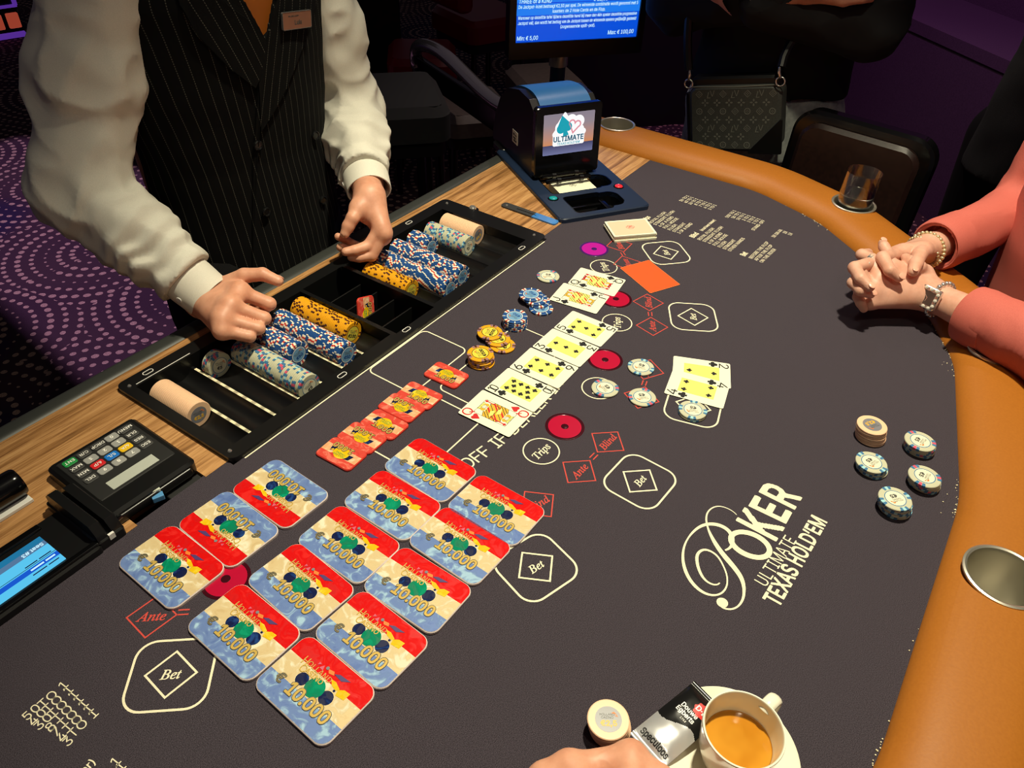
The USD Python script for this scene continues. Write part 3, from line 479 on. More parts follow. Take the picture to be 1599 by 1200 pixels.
for (px, py, z, kind, w, r) in ((845, 481, 0, 'blue', 'lowest of the fanned blue chips', 20), (840, 470, 1, 'blue', 'second from bottom of the fanned blue chips', 50), (836, 466, 2, 'blue', 'third from bottom of the fanned blue chips', 10), (829, 460, 3, 'blue', 'topmost of the fanned blue chips', 75),
                                (785, 539, 0, 'yellow', 'lowest of the three fanned yellow chips', 30), (777, 529, 1, 'yellow', 'middle one of the three fanned yellow chips', 70), (765, 519, 2, 'yellow', 'topmost of the three fanned yellow chips', 15)):
    q = at(px, py, (z + 1) * CT); copy(CHIP[kind], 'casino_chip', f'{LOOK[kind]} chip, {w}', 'casino chip', (q[0], q[1], TZ + z * (CT + 0.0001) + 0.0003), r)

# the chip tray: a black trough of channels
TX0, TX1, TY0, TY1 = 0.388, 1.146, 0.679, 0.931
tray = thing('chip_tray', 'long black chip tray sunk in the dealer edge, with curved channels and white rulers', 'chip tray', (0, 0, TZ))
CHX = [0.427 + 0.0452 * k for k in range(7)] + [0.8525 + 0.0462 * k for k in range(6)]
CZ = -0.004; CY0, CY1 = 0.702, 0.905
body = m3.CrossSection([list(map(tuple, np.array(rrect(TX1 - TX0, TY1 - TY0, 0.012, (TX0 + TX1) / 2, (TY0 + TY1) / 2).exterior.coords)[:-1][::-1]))]).extrude(0.112).translate((0, 0, -0.104))
for x in CHX:
    cyl = m3.Manifold.cylinder(CY1 - CY0, 0.0222, 0.0222, 48).rotate((-90, 0, 0)).translate((x, CY0, CZ))
    body = body - cyl - m3.Manifold.cube((0.0444, CY1 - CY0, 0.05)).translate((x - 0.0222, CY0, CZ))
body = body - m3.Manifold.cube((CHX[6] - CHX[0] + 0.0444, CY1 - CY0, 0.05)).translate((CHX[0] - 0.0222, CY0, CZ - 0.009)) - m3.Manifold.cube((CHX[12] - CHX[7] + 0.0444, CY1 - CY0, 0.05)).translate((CHX[7] - 0.0222, CY0, CZ - 0.007))
BX0, BX1 = 0.728, 0.822                                             # the open well for plaques
body = body - m3.Manifold.cube((BX1 - BX0, CY1 - CY0 + 0.008, 0.2)).translate((BX0, CY0 - 0.006, -0.085))
part(tray, 'tray_body', body, 'black_plastic', 30)
for k in range(1, 5):
    y = CY0 + 0.004 + k * 0.0395; part(tray, 'well_divider', bx(BX0, BX1, y - 0.0015, y + 0.0015, -0.085, -0.012, 0.0008, 2), 'black_plastic')
for x in [a + 0.0226 for a in CHX[:6]] + [a + 0.0231 for a in CHX[6:6]]:
    out, y = [], CY0 + 0.004
    while y < CY1 - 0.02:
        out.append(bx(x - 0.0022, x + 0.0022, y + 0.0075, y + 0.0185, CZ - 0.0095, CZ - 0.0084)); out += [bx(x - 0.0022, x + 0.0022, y + t, y + t + 0.0008, CZ - 0.0095, CZ - 0.0084) for t in (0.0003, 0.0022, 0.0041, 0.006)]; y += 0.0192
    part(tray, 'channel_ruler', trimesh.util.concatenate(out), 'label_cream', False)
for x, y in ((0.60, 0.690), (0.745, 0.690), (1.075, 0.690), (0.435, 0.920), (1.02, 0.920)):
    part(tray, 'lock_slot', slab(ring(rrect(0.017, 0.0085, 0.0042, x, y), 0.0012), 0.0075, 0.0088), 'label_white', False)
for x, y in ((0.400, 0.914), (0.398, 0.696), (1.132, 0.914), (1.132, 0.700)): part(tray, 'rim_screw', xf(lathe([(0, 0.0098), (0.002, 0.0095), (0.003, 0.008), (0, 0.008)], 16), (x, y, 0)), 'chrome')
part(tray, 'rim_line', bx(TX0 + 0.02, 0.50, 0.9085, 0.9098, 0.0078, 0.0086), 'label_white', False)

AX = np.array([[1, 0, 0], [0, 0, 1], [0, -1, 0]]).T                  # chip axis along -y: columns are the images of x, y, z
REST = []
def row(ch, y_front, n, kinds, where, single=99):
    """A row of chips on edge; past SINGLE the ones behind, which show only slivers, go to the joined rest."""
    x = CHX[ch]
    for k in range(n):
        kind = kinds if isinstance(kinds, str) else rnd.choice(kinds)
        a = math.radians(rnd.uniform(-35, 35)) if k == 0 else a + math.radians(rnd.uniform(-9, 9)) if rnd.random() < 0.22 else math.radians(rnd.uniform(0, 360))
        ex = np.array([math.cos(a), 0, math.sin(a)]); ez = np.array([0, -1.0, 0]); ey = np.cross(ez, ex)
        loc = (x, y_front + (k + 1) * (CT + 0.00002), TZ + CZ - 0.0222 + CR + 0.0002)
        if k >= single: REST.append((kind, np.c_[ex, ey, ez], loc))
        elif k == 0: copy(CHIP[kind], 'casino_chip', f'{LOOK[kind]} chip facing front in {where}', 'casino chip', loc, np.c_[ex, ey, ez])
        else: copy(CHIP[kind], 'casino_chip', f'chip on edge behind the front chip in {where}', 'casino chip', loc, np.c_[ex, ey, ez], 'chips on edge in ' + where)
row(0, 0.800, 25, 'beige', "the tray's left beige row")
row(2, 0.866, 5, 'pink', "the tray's shortest white row")
row(3, 0.722, 45, ['white', 'pink'], "the tray's left long white row")
row(4, 0.792, 25, 'blue', "the left short blue row")
row(5, 0.732, 46, 'blue', "the left long blue row", 40)
row(6, 0.764, 37, 'yellow_plain', "the yellow row left of the plaque well")
row(7, 0.772, 30, 'yellow_plain', "the yellow row right of the plaque well", 16)
row(8, 0.722, 48, 'blue', "the right long blue row nearest the yellow", 14)
row(9, 0.730, 48, 'blue', "the right second long blue row", 14)
row(10, 0.840, 14, 'blue', "the right short blue row")
row(11, 0.786, 29, ['white', 'pink'], "the tray's right white row", 14)
row(12, 0.798, 25, 'beige', "the tray's right beige row", 18)
pi = UsdGeom.PointInstancer.Define(stage, numbered('/World/casino_chip_rest'))
kinds_ = sorted({k for k, _, _ in REST})
pi.CreatePrototypesRel().SetTargets([UsdGeom.Xform.Define(stage, f'{pi.GetPath()}/{k}_chip').GetPath() for k in kinds_])
for k in kinds_: stage.GetPrimAtPath(f'{pi.GetPath()}/{k}_chip').GetReferences().AddInternalReference(CHIP[k])
pi.CreateProtoIndicesAttr([kinds_.index(k) for k, _, _ in REST]); pi.CreatePositionsAttr([Gf.Vec3f(*map(float, l)) for _, _, l in REST])
def quat(m): q = trimesh.transformations.quaternion_from_matrix(np.block([[m, np.zeros((3, 1))], [np.zeros((1, 3)), 1]])); return Gf.Quath(*map(float, q))
pi.CreateOrientationsAttr([quat(m) for _, m, _ in REST])
tag(pi, 'hindmost blue, yellow, white and beige chips on edge at the back of the tray rows', 'casino chips', None, 'stuff')

# plaques
def plaque_proto(name, w, h, t, r, rim, bands, deco):
    p = proto(name); g = rrect(w, h, r)
    part(p, 'edge', bslab(g, 0, t - 0.0002, 0.0009), rim, 40)
    gi = rrect(w - 0.0022, h - 0.0022, r - 0.001)
    for bname, y0, y1, m in bands: part(p, bname, slab(gi.intersection(box(-w, y0, w, y1)), t - 0.0004, t), m, False)
    z = t
    for nm, gg, m in deco: part(p, nm, slab(gg.intersection(gi), t - 0.0003, z + 0.00012), m, False); z += 0.00006
    return p.GetPath()
def outlined(g, w): return g.buffer(w, 4)
v10 = mv(text('\u20ac', 0.0100, bold=1), -0.0395, -0.0190); n10 = text('10.000', 0.0132, bold=2); n10 = mv(affinity.scale(n10, 0.0565 / (n10.bounds[2] - n10.bounds[0]), 1, origin=(0, 0)), -0.0225, -0.0215)
hc = unary_union([mv(text('H', 0.0095, px=40, narrow=0.8), -0.0335, 0.0092), mv(text('OLLAND', 0.0058, px=40, narrow=1.05), -0.0262, 0.0115), mv(text('C', 0.0080, px=40), -0.0290, 0.0025), mv(text('ASINO', 0.0054, bold=1, px=40), -0.0220, 0.0048)])
big = Point(0.0, -0.0005).buffer(0.0108, 16); d1 = Point(-0.0172, -0.0018).buffer(0.0070, 12); d2 = Point(0.0165, -0.0005).buffer(0.0076, 12); d3 = Point(0.0172, 0.0095).buffer(0.0014, 8)
yl = unary_union([Polygon([(0.006, 0.0165), (0.012, 0.0172), (0.0205, 0.0140), (0.0185, 0.0105), (0.011, 0.0120)]), Polygon([(0.0195, 0.0125), (0.0250, 0.0165), (0.0325, 0.0172), (0.0318, 0.0085), (0.0215, 0.0070)])])
kite = Polygon([(0.0040, 0.0218), (0.0095, 0.0252), (0.0235, 0.0262), (0.0155, 0.0208)]); fl = Polygon([(-0.0045, 0.0222), (0.0025, 0.0238), (0.0050, 0.0205), (-0.0010, 0.0188)]); pk = unary_union([Polygon([(-0.0135, 0.0175), (-0.0105, 0.0225), (-0.0080, 0.0170)]), Polygon([(-0.0170, 0.0185), (-0.0175, 0.0222), (-0.0140, 0.0215)])]); gd = Point(-0.0058, 0.0222).buffer(0.0019, 8)
P10 = plaque_proto('plaque_ten_thousand', 0.106, 0.0745, 0.0042, 0.0125, 'plaque_rim', [('red_band', 0.0125, 0.05, 'pearl_red'), ('white_band', -0.0125, 0.0125, 'pearl_cream'), ('blue_band', -0.05, -0.0125, 'pearl_blue')],
    [('navy_dot', unary_union([d1, d2, d3]), 'pearl_navy'), ('green_dot', big, 'pearl_green'), ('yellow_shapes', yl, 'pearl_yellow'), ('violet_kite', kite, 'ink_violet'), ('orange_flag', fl, 'ink_orange'), ('pink_flag', pk, 'spot_pink'), ('grey_dot', gd, 'inlay_grey'),
     ('name_print', hc, 'gold_foil'), ('value_outline', unary_union([outlined(n10, 0.0006), outlined(v10, 0.0004)]), 'ink_grey'), ('value_print', unary_union([n10, ring(v10, 0.0002)]), 'gold_foil')])
n1 = mv(text('1.000', 0.0085, bold=2), -0.0135, -0.0125)
P1 = plaque_proto('plaque_thousand', 0.0605, 0.0405, 0.0034, 0.007, 'plaque_rim_red', [('upper_band', 0.0072, 0.03, 'pearl_coral'), ('middle_band', -0.0072, 0.0072, 'pearl_peach'), ('lower_band', -0.03, -0.0072, 'pearl_coral')],
    [('navy_shapes', unary_union([Polygon([(-0.019, -0.003), (-0.0165, 0.006), (-0.008, 0.0075), (-0.009, -0.002)]), Polygon([(0.009, 0.001), (0.017, 0.004), (0.019, -0.004), (0.011, -0.0085)])]), 'pearl_navy'), ('yellow_dot', affinity.scale(Point(0, 0).buffer(0.0115, 14), 1.05, 0.92), 'pearl_yellow'), ('orange_flag', Polygon([(0.004, 0.010), (0.014, 0.0085), (0.010, 0.0055)]), 'spot_red'), ('leaf_shape', Polygon([(0.012, 0.002), (0.0175, 0.003), (0.014, -0.0015)]), 'ink_gold'),
     ('name_print', mv(unary_union([text('HOLLAND', 0.0028, anchor='c', px=32), mv(text('CASINO', 0.0028, anchor='c', px=32), 0, -0.0038)]), 0, 0.004), 'key_green'), ('value_outline', outlined(n1, 0.0005), 'ink_black'), ('value_print', n1, 'gold_foil')])
COL = [('middle column', [(672, 732), (613, 787), (545, 848), (470, 914), (381, 984)]), ('right column', [(775, 795), (718, 850), (652, 919), (580, 996), (492, 1075)])]
ORD = ['first from the top', 'second from the top', 'third from the top', 'fourth from the top', 'fifth from the top']
G10 = 'ten thousand euro plaques laid on the felt'
for cname, pts in COL:
    for k, (px, py) in enumerate(pts):
        q = at(px, py, 0.004); copy(P10, 'gaming_plaque', f'red white and blue plaque, {ORD[k]} in the {cname} of five', 'gaming plaque', (q[0], q[1], TZ + 0.0003), -91.5 + rnd.uniform(-1.2, 1.2) - (2.5 if k > 2 else 0), G10)
for px, py, r, l in ((268, 883, -92, 'lowest in the left column, over the red sensor'), (357, 824, 87, 'reversed, middle of the three in the left column'), (438, 769, 88, 'reversed, topmost of the three in the left column')):
    q = at(px, py, 0.004); copy(P10, 'gaming_plaque', f'red white and blue plaque, {l}', 'gaming plaque', (q[0], q[1], TZ + 0.0003), r, G10)
for px, py, r, l in ((697, 585, -88, 'lying apart left of the yellow chips'), (655, 617, -88, 'first in the row of five, nearest the lone one'), (627, 636, 91, 'second in the row of five'), (600, 662, -89, 'third in the row of five'), (565, 683, 91, 'fourth in the row of five'), (533, 708, 92, 'last in the row of five, farthest from the cards')):
    q = at(px, py, 0.0034); copy(P1, 'gaming_plaque', f'small coral red thousand plaque, {l}', 'gaming plaque', (q[0], q[1], TZ + 0.0003), r, 'small thousand euro plaques on the felt')
q = at(594, 492, -0.028); e1 = np.array([0.30, 0.25, 0.92]); e1 /= np.linalg.norm(e1); e3 = np.array([0.1, -0.95, 0.3]); e3 -= e1 * (e3 @ e1); e3 /= np.linalg.norm(e3)
copy(P1, 'gaming_plaque', 'small coral red thousand plaque standing in the open well of the chip tray', 'gaming plaque', (0.769, 0.8045, TZ - 0.0225), np.c_[e1, np.cross(e3, e1), e3])

# cards
CW, CH, CD = 0.0625, 0.088, 0.00032
def club(s): return unary_union([Point(0, 0.28 * s).buffer(0.27 * s, 8), Point(-0.29 * s, -0.1 * s).buffer(0.27 * s, 8), Point(0.29 * s, -0.1 * s).buffer(0.27 * s, 8), Polygon([(-0.05 * s, 0.2 * s), (0.05 * s, 0.2 * s), (0.2 * s, -0.6 * s), (-0.2 * s, -0.6 * s)])])
def heart(s): return unary_union([Point(-0.24 * s, 0.2 * s).buffer(0.28 * s, 8), Point(0.24 * s, 0.2 * s).buffer(0.28 * s, 8), Polygon([(-0.5 * s, 0.12 * s), (0.5 * s, 0.12 * s), (0, -0.6 * s)])])
def spade(s): return unary_union([affinity.translate(affinity.scale(heart(s), 1, -1, origin=(0, 0)), 0, 0.1 * s), Polygon([(-0.05 * s, 0), (0.05 * s, 0), (0.2 * s, -0.62 * s), (-0.2 * s, -0.62 * s)])])
PIP = {'club': club, 'heart': heart, 'spade': spade}
def both(g): return unary_union([g, affinity.rotate(g, 180, origin=(0, 0))])
def court(hair, robe, hat):
    """One half of a generic court figure; the other half is the same turned round."""
    W2 = 0.0165
    half = box(-W2, 0, W2, 0.027)
    o = {}
    o['robe'] = Polygon([(-W2, 0.0), (W2, 0.0), (W2, 0.010), (0.011, 0.0165), (-0.007, 0.0165), (-W2, 0.012)])
    def band(x, w, k=0.9): return Polygon([(x, 0), (x + w, 0), (x + w + 0.018 * k, 0.018), (x + 0.018 * k, 0.018)]).intersection(o['robe'])
    o['red_band'] = unary_union([band(-0.030, 0.0035), band(-0.0125, 0.0035), band(0.003, 0.003)])
    o['stripe'] = unary_union([band(-0.0215, 0.0012), band(-0.0165, 0.0012), band(-0.004, 0.0012), band(0.0085, 0.0012), o['robe'].boundary.buffer(0.0003)])
    o['sleeve'] = Polygon([(-0.013, 0.003), (-0.002, 0.008), (0.003, 0.003), (-0.006, 0.0)])
    o['collar'] = Polygon([(-0.008, 0.0145), (0.011, 0.0155), (0.008, 0.0182), (-0.005, 0.0178)])
    o['hair'] = unary_union([Point(-0.0035, 0.0195).buffer(0.0040, 8), Point(0.0062, 0.0190).buffer(0.0034, 8)])
    o['face'] = affinity.scale(Point(0.0012, 0.0205).buffer(0.0044, 10), 0.85, 1.0)
    o['hat'] = Polygon([(-0.006, 0.0228), (0.0082, 0.0228), (0.0095, 0.027), (0.0045, 0.0255), (0.0012, 0.027), (-0.002, 0.0255), (-0.0075, 0.027)])
    o['staff'] = unary_union([LineString([(0.0125, 0.001), (0.0135, 0.026)]).buffer(0.0007), Point(0.0135, 0.0240).buffer(0.0022, 6)])
    o['features'] = unary_union([Point(-0.0005, 0.021).buffer(0.0005, 4), Point(0.003, 0.021).buffer(0.0005, 4), LineString([(0, 0.0182), (0.0024, 0.0182)]).buffer(0.0003), o['face'].boundary.buffer(0.0002), o['hat'].boundary.buffer(0.0002)])
    cl = {'robe': robe, 'red_band': 'ink_red', 'stripe': 'ink_black', 'sleeve': 'card_yellow', 'collar': 'card_white', 'face': 'card_white', 'hair': hair, 'hat': hat, 'staff': 'ink_red', 'features': 'ink_black'}
    return [(k, both(g.intersection(half)), cl[k]) for k, g in o.items()]
def card(loc, rot, lift, value, suit, label, pips=(), face=None, group=None, flip=False):
    m = 'ink_red' if suit == 'heart' else 'ink_black'
    t = thing('playing_card', label, 'playing card', (loc[0], loc[1], TZ + 0.0006 + lift), rot, group)
    part(t, 'card_stock', slab(rrect(CW, CH, 0.003), 0, CD), 'card_white', False)
    z = CD
    ix = unary_union([mv(text(value, 0.0150, narrow=1.15), -0.0298, 0.0265), mv(PIP[suit](0.0115), -0.0234, 0.0180)])
    if value == '10': ix = unary_union([mv(text('1', 0.0150, narrow=0.7), -0.0300, 0.0265), mv(text('0', 0.0150, narrow=0.8), -0.0253, 0.0265), mv(PIP[suit](0.0115), -0.0234, 0.0180)])
    part(t, 'corner_index', slab(both(ix), z - 0.0001, z + 0.00008), m, False)
    if face:
        fr = box(-0.0165, -0.027, 0.0165, 0.027)
        part(t, 'picture_frame', slab(fr.boundary.buffer(0.00025), z - 0.0001, z + 0.00006), 'ink_black', False)
        for k, (nm, g, c) in enumerate(face): part(t, nm + '_print', slab(g, z - 0.0001, z + 0.00004 + 0.00002 * k), c, False)
    else:
        part(t, 'center_panel', slab(box(-0.0165, -0.027, 0.0165, 0.027), z - 0.0001, z + 0.00004), 'card_yellow', False)
        part(t, 'pips', slab(unary_union([mv(PIP[suit](0.0072), x, y, 0 if y >= -0.001 else 180) for x, y in pips]), z - 0.0001, z + 0.00008), m, False)
    return t
X, Y = 0.0095, 0.019
PIPS = {2: [(0, Y), (0, -Y)], 3: [(0, Y), (0, 0), (0, -Y)], 4: [(-X, Y), (X, Y), (-X, -Y), (X, -Y)], 5: [(-X, Y), (X, Y), (0, 0), (-X, -Y), (X, -Y)], 6: [(-X, Y), (X, Y), (-X, 0), (X, 0), (-X, -Y), (X, -Y)],
        10: [(s * X, t * Y) for s in (-1, 1) for t in (1, 0.33, -0.33, -1)] + [(0, 0.66 * Y), (0, -0.66 * Y)]}
dq, dj, dk = court('ink_gold', 'ink_gold', 'card_yellow'), court('ink_gold', 'card_yellow', 'ink_gold'), court('ink_gold', 'card_yellow', 'ink_red')
# the community row: its middle line runs from the queen to the five
ca, cb = (at(713.7, 646.9)[:2] + at(795, 685)[:2]) / 2, (at(894.5, 485.5)[:2] + at(966.2, 514.7)[:2]) / 2
u = (cb - ca) / np.linalg.norm(cb - ca); L = np.linalg.norm(cb - ca); pitch = (L - CW) / 4
for k, (v, s, lab, f) in enumerate((('Q', 'heart', 'queen of hearts playing card at the lower left end of the community row', dq), ('10', 'club', 'ten of clubs playing card in the community row next to the queen', None), ('6', 'club', 'six of clubs playing card in the middle of the community row', None), ('3', 'club', 'three of clubs playing card in the community row next to the five', None), ('5', 'club', 'five of clubs playing card at the upper right end of the community row', None))):
    c = ca + u * (CW / 2 + pitch * k); card(c, math.degrees(math.atan2(u[1], u[0])) + (0.8, -0.5, 0.6, -0.4, 0.2)[k], (4 - k) * 0.0004 if k else 0.0016, v, s, lab, PIPS.get(int(v), ()) if v.isdigit() else (), f, 'community cards in a row')
def qc(px, py): return at(px / 5.711 + 820, py / 5.711 + 390)[:2]
cj = (qc(210, 445) + qc(757, 430)) / 2; cq = (qc(490, 155) + qc(800, 432)) / 2
card(cq, 8.5, 0, 'Q', 'spade', 'queen of spades playing card partly under the jack', (), dk)
card(cj, 7.5, 0.0006, 'J', 'club', 'jack of clubs playing card overlapping the queen of spades', (), dj)
c4 = (at(880 + 890 / 5.711, 530 + 465 / 5.711) + at(880 + 1490 / 5.711, 530 + 428 / 5.711))[:2] / 2
c2 = c4 + np.array([0.030, 0.0]) 
e2 = at(880 + 975 / 5.711, 530 + 150 / 5.711)[:2]; r2 = at(880 + 1490 / 5.711, 530 + 225 / 5.711)[:2]
d2_ = (r2 - e2) / np.linalg.norm(r2 - e2); a2 = math.degrees(math.atan2(d2_[1], d2_[0])) + 90
n2_ = np.array([d2_[1], -d2_[0]]); n2_ = n2_ if n2_[0] < 0 else -n2_
card((e2 + r2) / 2 + n2_ * CW / 2, a2, 0, '2', 'club', 'two of clubs playing card under the four of clubs', PIPS[2])
card(c4, 13.0, 0.0006, '4', 'club', 'four of clubs playing card lying over the two of clubs', PIPS[4])
ct = [at(*p)[:2] for p in ((937 + 30, 419), (1010, 405), (1062, 446), (1020, 460))]
cc = sum(ct) / 4; w_ = ct[2] - ct[1]; t = thing('cut_card', 'bright orange plastic cut card lying over the upper ante spot', 'cut card', (*cc, TZ + 0.0003), math.degrees(math.atan2(w_[1], w_[0])))
part(t, 'card_face', slab(rrect(0.0935, 0.0655, 0.002), 0.0001, 0.0007), 'cut_card_orange', False); part(t, 'card_edge', slab(ring(rrect(0.0945, 0.0665, 0.0025), 0.001), 0, 0.0006), 'cut_card_edge', False)
# the deck: loosely squared blocks of cards, its top card face down
dt = [at(*p, 0.013)[:2] for p in ((945.5, 344.5), (1007.5, 339), (1027.5, 367), (957, 372))]
dc = sum(dt) / 4; w_ = (dt[1] - dt[0]) + (dt[2] - dt[3]); ang = math.degrees(math.atan2(w_[1], w_[0]))
t = thing('card_deck', 'deck of peach-backed cards face down below the shuffling machine', 'deck of cards', (*dc, TZ + 0.0003), ang)
for k, (dx, dy, h0, h1) in enumerate(((0.0012, -0.0015, 0, 0.004), (-0.001, 0.0008, 0.0042, 0.0072), (0.0015, 0.001, 0.0074, 0.0098), (0, 0, 0.010, 0.0128))): part(t, 'card_block', slab(rrect(CH, CW, 0.003, dx, dy), h0, h1), 'card_white', False)
part(t, 'back_print', slab(rrect(CH - 0.008, CW - 0.008, 0.002), 0.0127, 0.01286), 'card_peach', False)
em = unary_union([mv(affinity.scale(ring(Point(0, 0).buffer(0.005, 12), 0.0008), 1, 0.7), x, y, r) for x, y, r in ((-0.004, 0.002, 30), (0.004, 0.002, -30), (0, -0.003, 0), (0, 0.005, 0))])
part(t, 'back_emblem', slab(em, 0.01275, 0.01296), 'ink_red', False)

# ---------------------------------------------------------------- devices on the dealer's edge
# card shuffling machine: its own frame, x along its front, y to its back
s0 = at(875, 345, 0.008)[:2]; s1 = at(1016.6, 321.6, 0.008)[:2]; su = (s1 - s0) / np.linalg.norm(s1 - s0); sang = math.degrees(math.atan2(su[1], su[0]))
sh = thing('card_shuffler', 'black and blue card shuffling machine with a lit tilted screen at the far table corner', 'card shuffler', (*s0, TZ), sang)
SW = float(np.linalg.norm(s1 - s0)); SD = 0.36
WELL1 = unary_union([rrect(0.118, 0.080, 0.01, 0.092, 0.148), rrect(0.05, 0.056, 0.02, 0.156, 0.140)]); WELL2 = unary_union([rrect(0.085, 0.072, 0.008, 0.088, 0.052), rrect(0.052, 0.060, 0.02, 0.138, 0.054)])
fl_ = affinity.translate(rrect(SW, SD, 0.012), SW / 2, SD / 2).difference(WELL1).difference(WELL2)
part(sh, 'base_plate', bslab(fl_, 0.0, 0.010, 0.002), 'navy_plastic', 30)
part(sh, 'well_floor', bx(0.028, 0.185, 0.026, 0.172, -0.05, -0.02), 'black_plastic')
for g, nm in ((WELL1, 'card_well'), (WELL2, 'card_well')): part(sh, nm, slab(g.buffer(0.001).difference(g), -0.03, 0.0098), 'black_gloss', False)
part(sh, 'rear_plate', bslab(affinity.translate(rrect(SW * 0.8, 0.06, 0.01), SW / 2 - 0.01, SD + 0.02), 0.0, 0.012, 0.002), 'black_plastic', 30)
BX0_, BX1_, BY0_, BY1_, BH = 0.020, 0.172, 0.192, 0.427, 0.150
prf = [(BY0_, 0.0), (BY0_ + 0.004, BH - 0.02), (BY0_ + 0.012, BH - 0.004), (BY0_ + 0.035, BH + 0.010), (BY0_ + 0.09, BH + 0.012), (BY0_ + 0.15, BH - 0.004), (BY0_ + 0.195, BH - 0.04), (BY0_ + 0.222, BH - 0.085), (BY0_ + 0.235, 0.02), (BY0_ + 0.235, 0.0)]
side = Polygon(prf).buffer(-0.004).buffer(0.004)
bodym = frame(bslab(side, 0, BX1_ - BX0_, 0.004), (BX0_, 0, 0.01), (0, 1, 0), (0, 0, 1), (1, 0, 0)); part(sh, 'housing', bodym, 'black_plastic', 30)
top = [p for p in prf if p[1] > BH - 0.05][1:]; tp = spline(np.array([(0, *p) for p in prf[2:7]]), 20)[:, 1:]
tg = Polygon([*(tp + [0, 0.0025]), *(tp[::-1] - [0, 0.003])]).buffer(0)
part(sh, 'blue_cover', frame(slab(tg, 0, BX1_ - BX0_ - 0.034), (BX0_ + 0.017, 0, 0.01), (0, 1, 0), (0, 0, 1), (1, 0, 0)), 'blue_plastic', 40)
# screen panel: upright, leaning back a little
lean_ = math.radians(3); ay = np.array([0, math.sin(lean_), math.cos(lean_)]); az = np.array([0, -math.cos(lean_), math.sin(lean_)]); ax = np.array([1.0, 0, 0])
po = np.array([(BX0_ + BX1_) / 2, BY0_ - 0.006, 0.088])
bez = part(sh, 'screen_bezel', frame(bslab(affinity.translate(rrect(0.154, 0.150, 0.008), 0, 0.002), -0.010, 0.004, 0.002), po, ax, ay, az), 'black_gloss', 30)
scr = UsdGeom.Xform(part(sh, 'screen', bslab(rrect(0.118, 0.086, 0.002), 0, 0.0012, 0.0003), 'screen_dusk', False))
so = po + ay * 0.018 + az * 0.0038
r_m = np.c_[ax, ay, az].T; UsdGeom.Xformable(scr.GetPrim()).AddTransformOp().Set(Gf.Matrix4d(*r_m[0], 0, *r_m[1], 0, *r_m[2], 0, *map(float, so), 1))
def onscr(nm, g, m, z): part(scr, nm, slab(g, z, z + 0.0002), m, False)
onscr('logo_glow', unary_union([rrect(0.074, 0.026, 0.004, 0.0, -0.012), rrect(0.05, 0.03, 0.008, 0.0, 0.002), mv(spade(0.036), -0.011, 0.017).buffer(0.003), mv(heart(0.036), 0.012, 0.018, -10).buffer(0.003), mv(spade(0.018), -0.027, 0.002).buffer(0.002), mv(club(0.018), 0.028, 0.003).buffer(0.002)]), 'logo_white', 0.0012)
onscr('spade_logo', mv(spade(0.034), -0.012, 0.016, 14), 'logo_teal', 0.0014); onscr('heart_logo', mv(ring(heart(0.028), 0.003), 0.012, 0.014, -12), 'logo_pink', 0.0014)
onscr('word_logo', mv(text('ULTIMATE', 0.0105, bold=2, anchor='c', narrow=0.95), 0, -0.0155), 'logo_navy', 0.0014); onscr('subtitle_logo', mv(text("TEXAS HOLD'EM", 0.0048, bold=1, anchor='c'), 0, -0.023), 'logo_teal', 0.0014)
for y_ in (BY0_ - 0.012, BY0_ - 0.038):
    part(sh, 'hinge_bar', tube([(BX0_ + 0.018, y_, 0.016), (BX1_ - 0.03, y_, 0.016)], 0.0048, 12), 'black_gloss')
    for x_ in (0.062, 0.116): part(sh, 'hinge_collar', tube([(x_, y_, 0.016), (x_ + 0.009, y_, 0.016)], 0.0066, 12), 'dark_steel')
for y_ in (0.104, 0.066, 0.034): part(sh, 'guide_bar', bx(0.05, 0.160 if y_ > 0.08 else 0.125, y_ - 0.004, y_ + 0.004, 0.000 if y_ > 0.08 else -0.012, 0.009 if y_ > 0.08 else -0.004, 0.001, 2), 'black_gloss')
part(sh, 'guide_post', bx(0.124, 0.134, 0.03, 0.075, -0.02, 0.0, 0.001, 2), 'black_gloss')
for x_, y_, m, l in ((0.025, 0.090, 'button_teal', 'teal round button'), (0.184, 0.098, 'button_red', 'red round button')):
    b_ = part(sh, 'button', xf(lathe([(0, 0.0135), (0.006, 0.0132), (0.0085, 0.012), (0.009, 0.009), (0, 0.009)], 28), (x_, y_, 0)), m, label=l)
    part(b_, 'button_ring', xf(lathe([(0.009, 0.011), (0.0105, 0.0115), (0.0115, 0.010), (0.009, 0.009)], 28), (x_, y_, 0)), 'black_gloss')
lb = part(sh, 'side_label', bx(BX0_ - 0.0008, BX0_, BY0_ + 0.085, BY0_ + 0.115, 0.05, 0.078), 'label_white', False)
part(lb, 'label_print', frame(slab(unary_union([box(-0.010, 0.003, -0.002, 0.008), box(0.0, 0.003, 0.009, 0.006), box(-0.009, -0.004, 0.006, 0.0), box(-0.007, -0.010, 0.010, -0.006)]), 0, 0.0003), (BX0_ - 0.0008, BY0_ + 0.1, 0.064), (0, -1, 0), (0, 0, 1), (-1, 0, 0)), 'ink_grey', False)
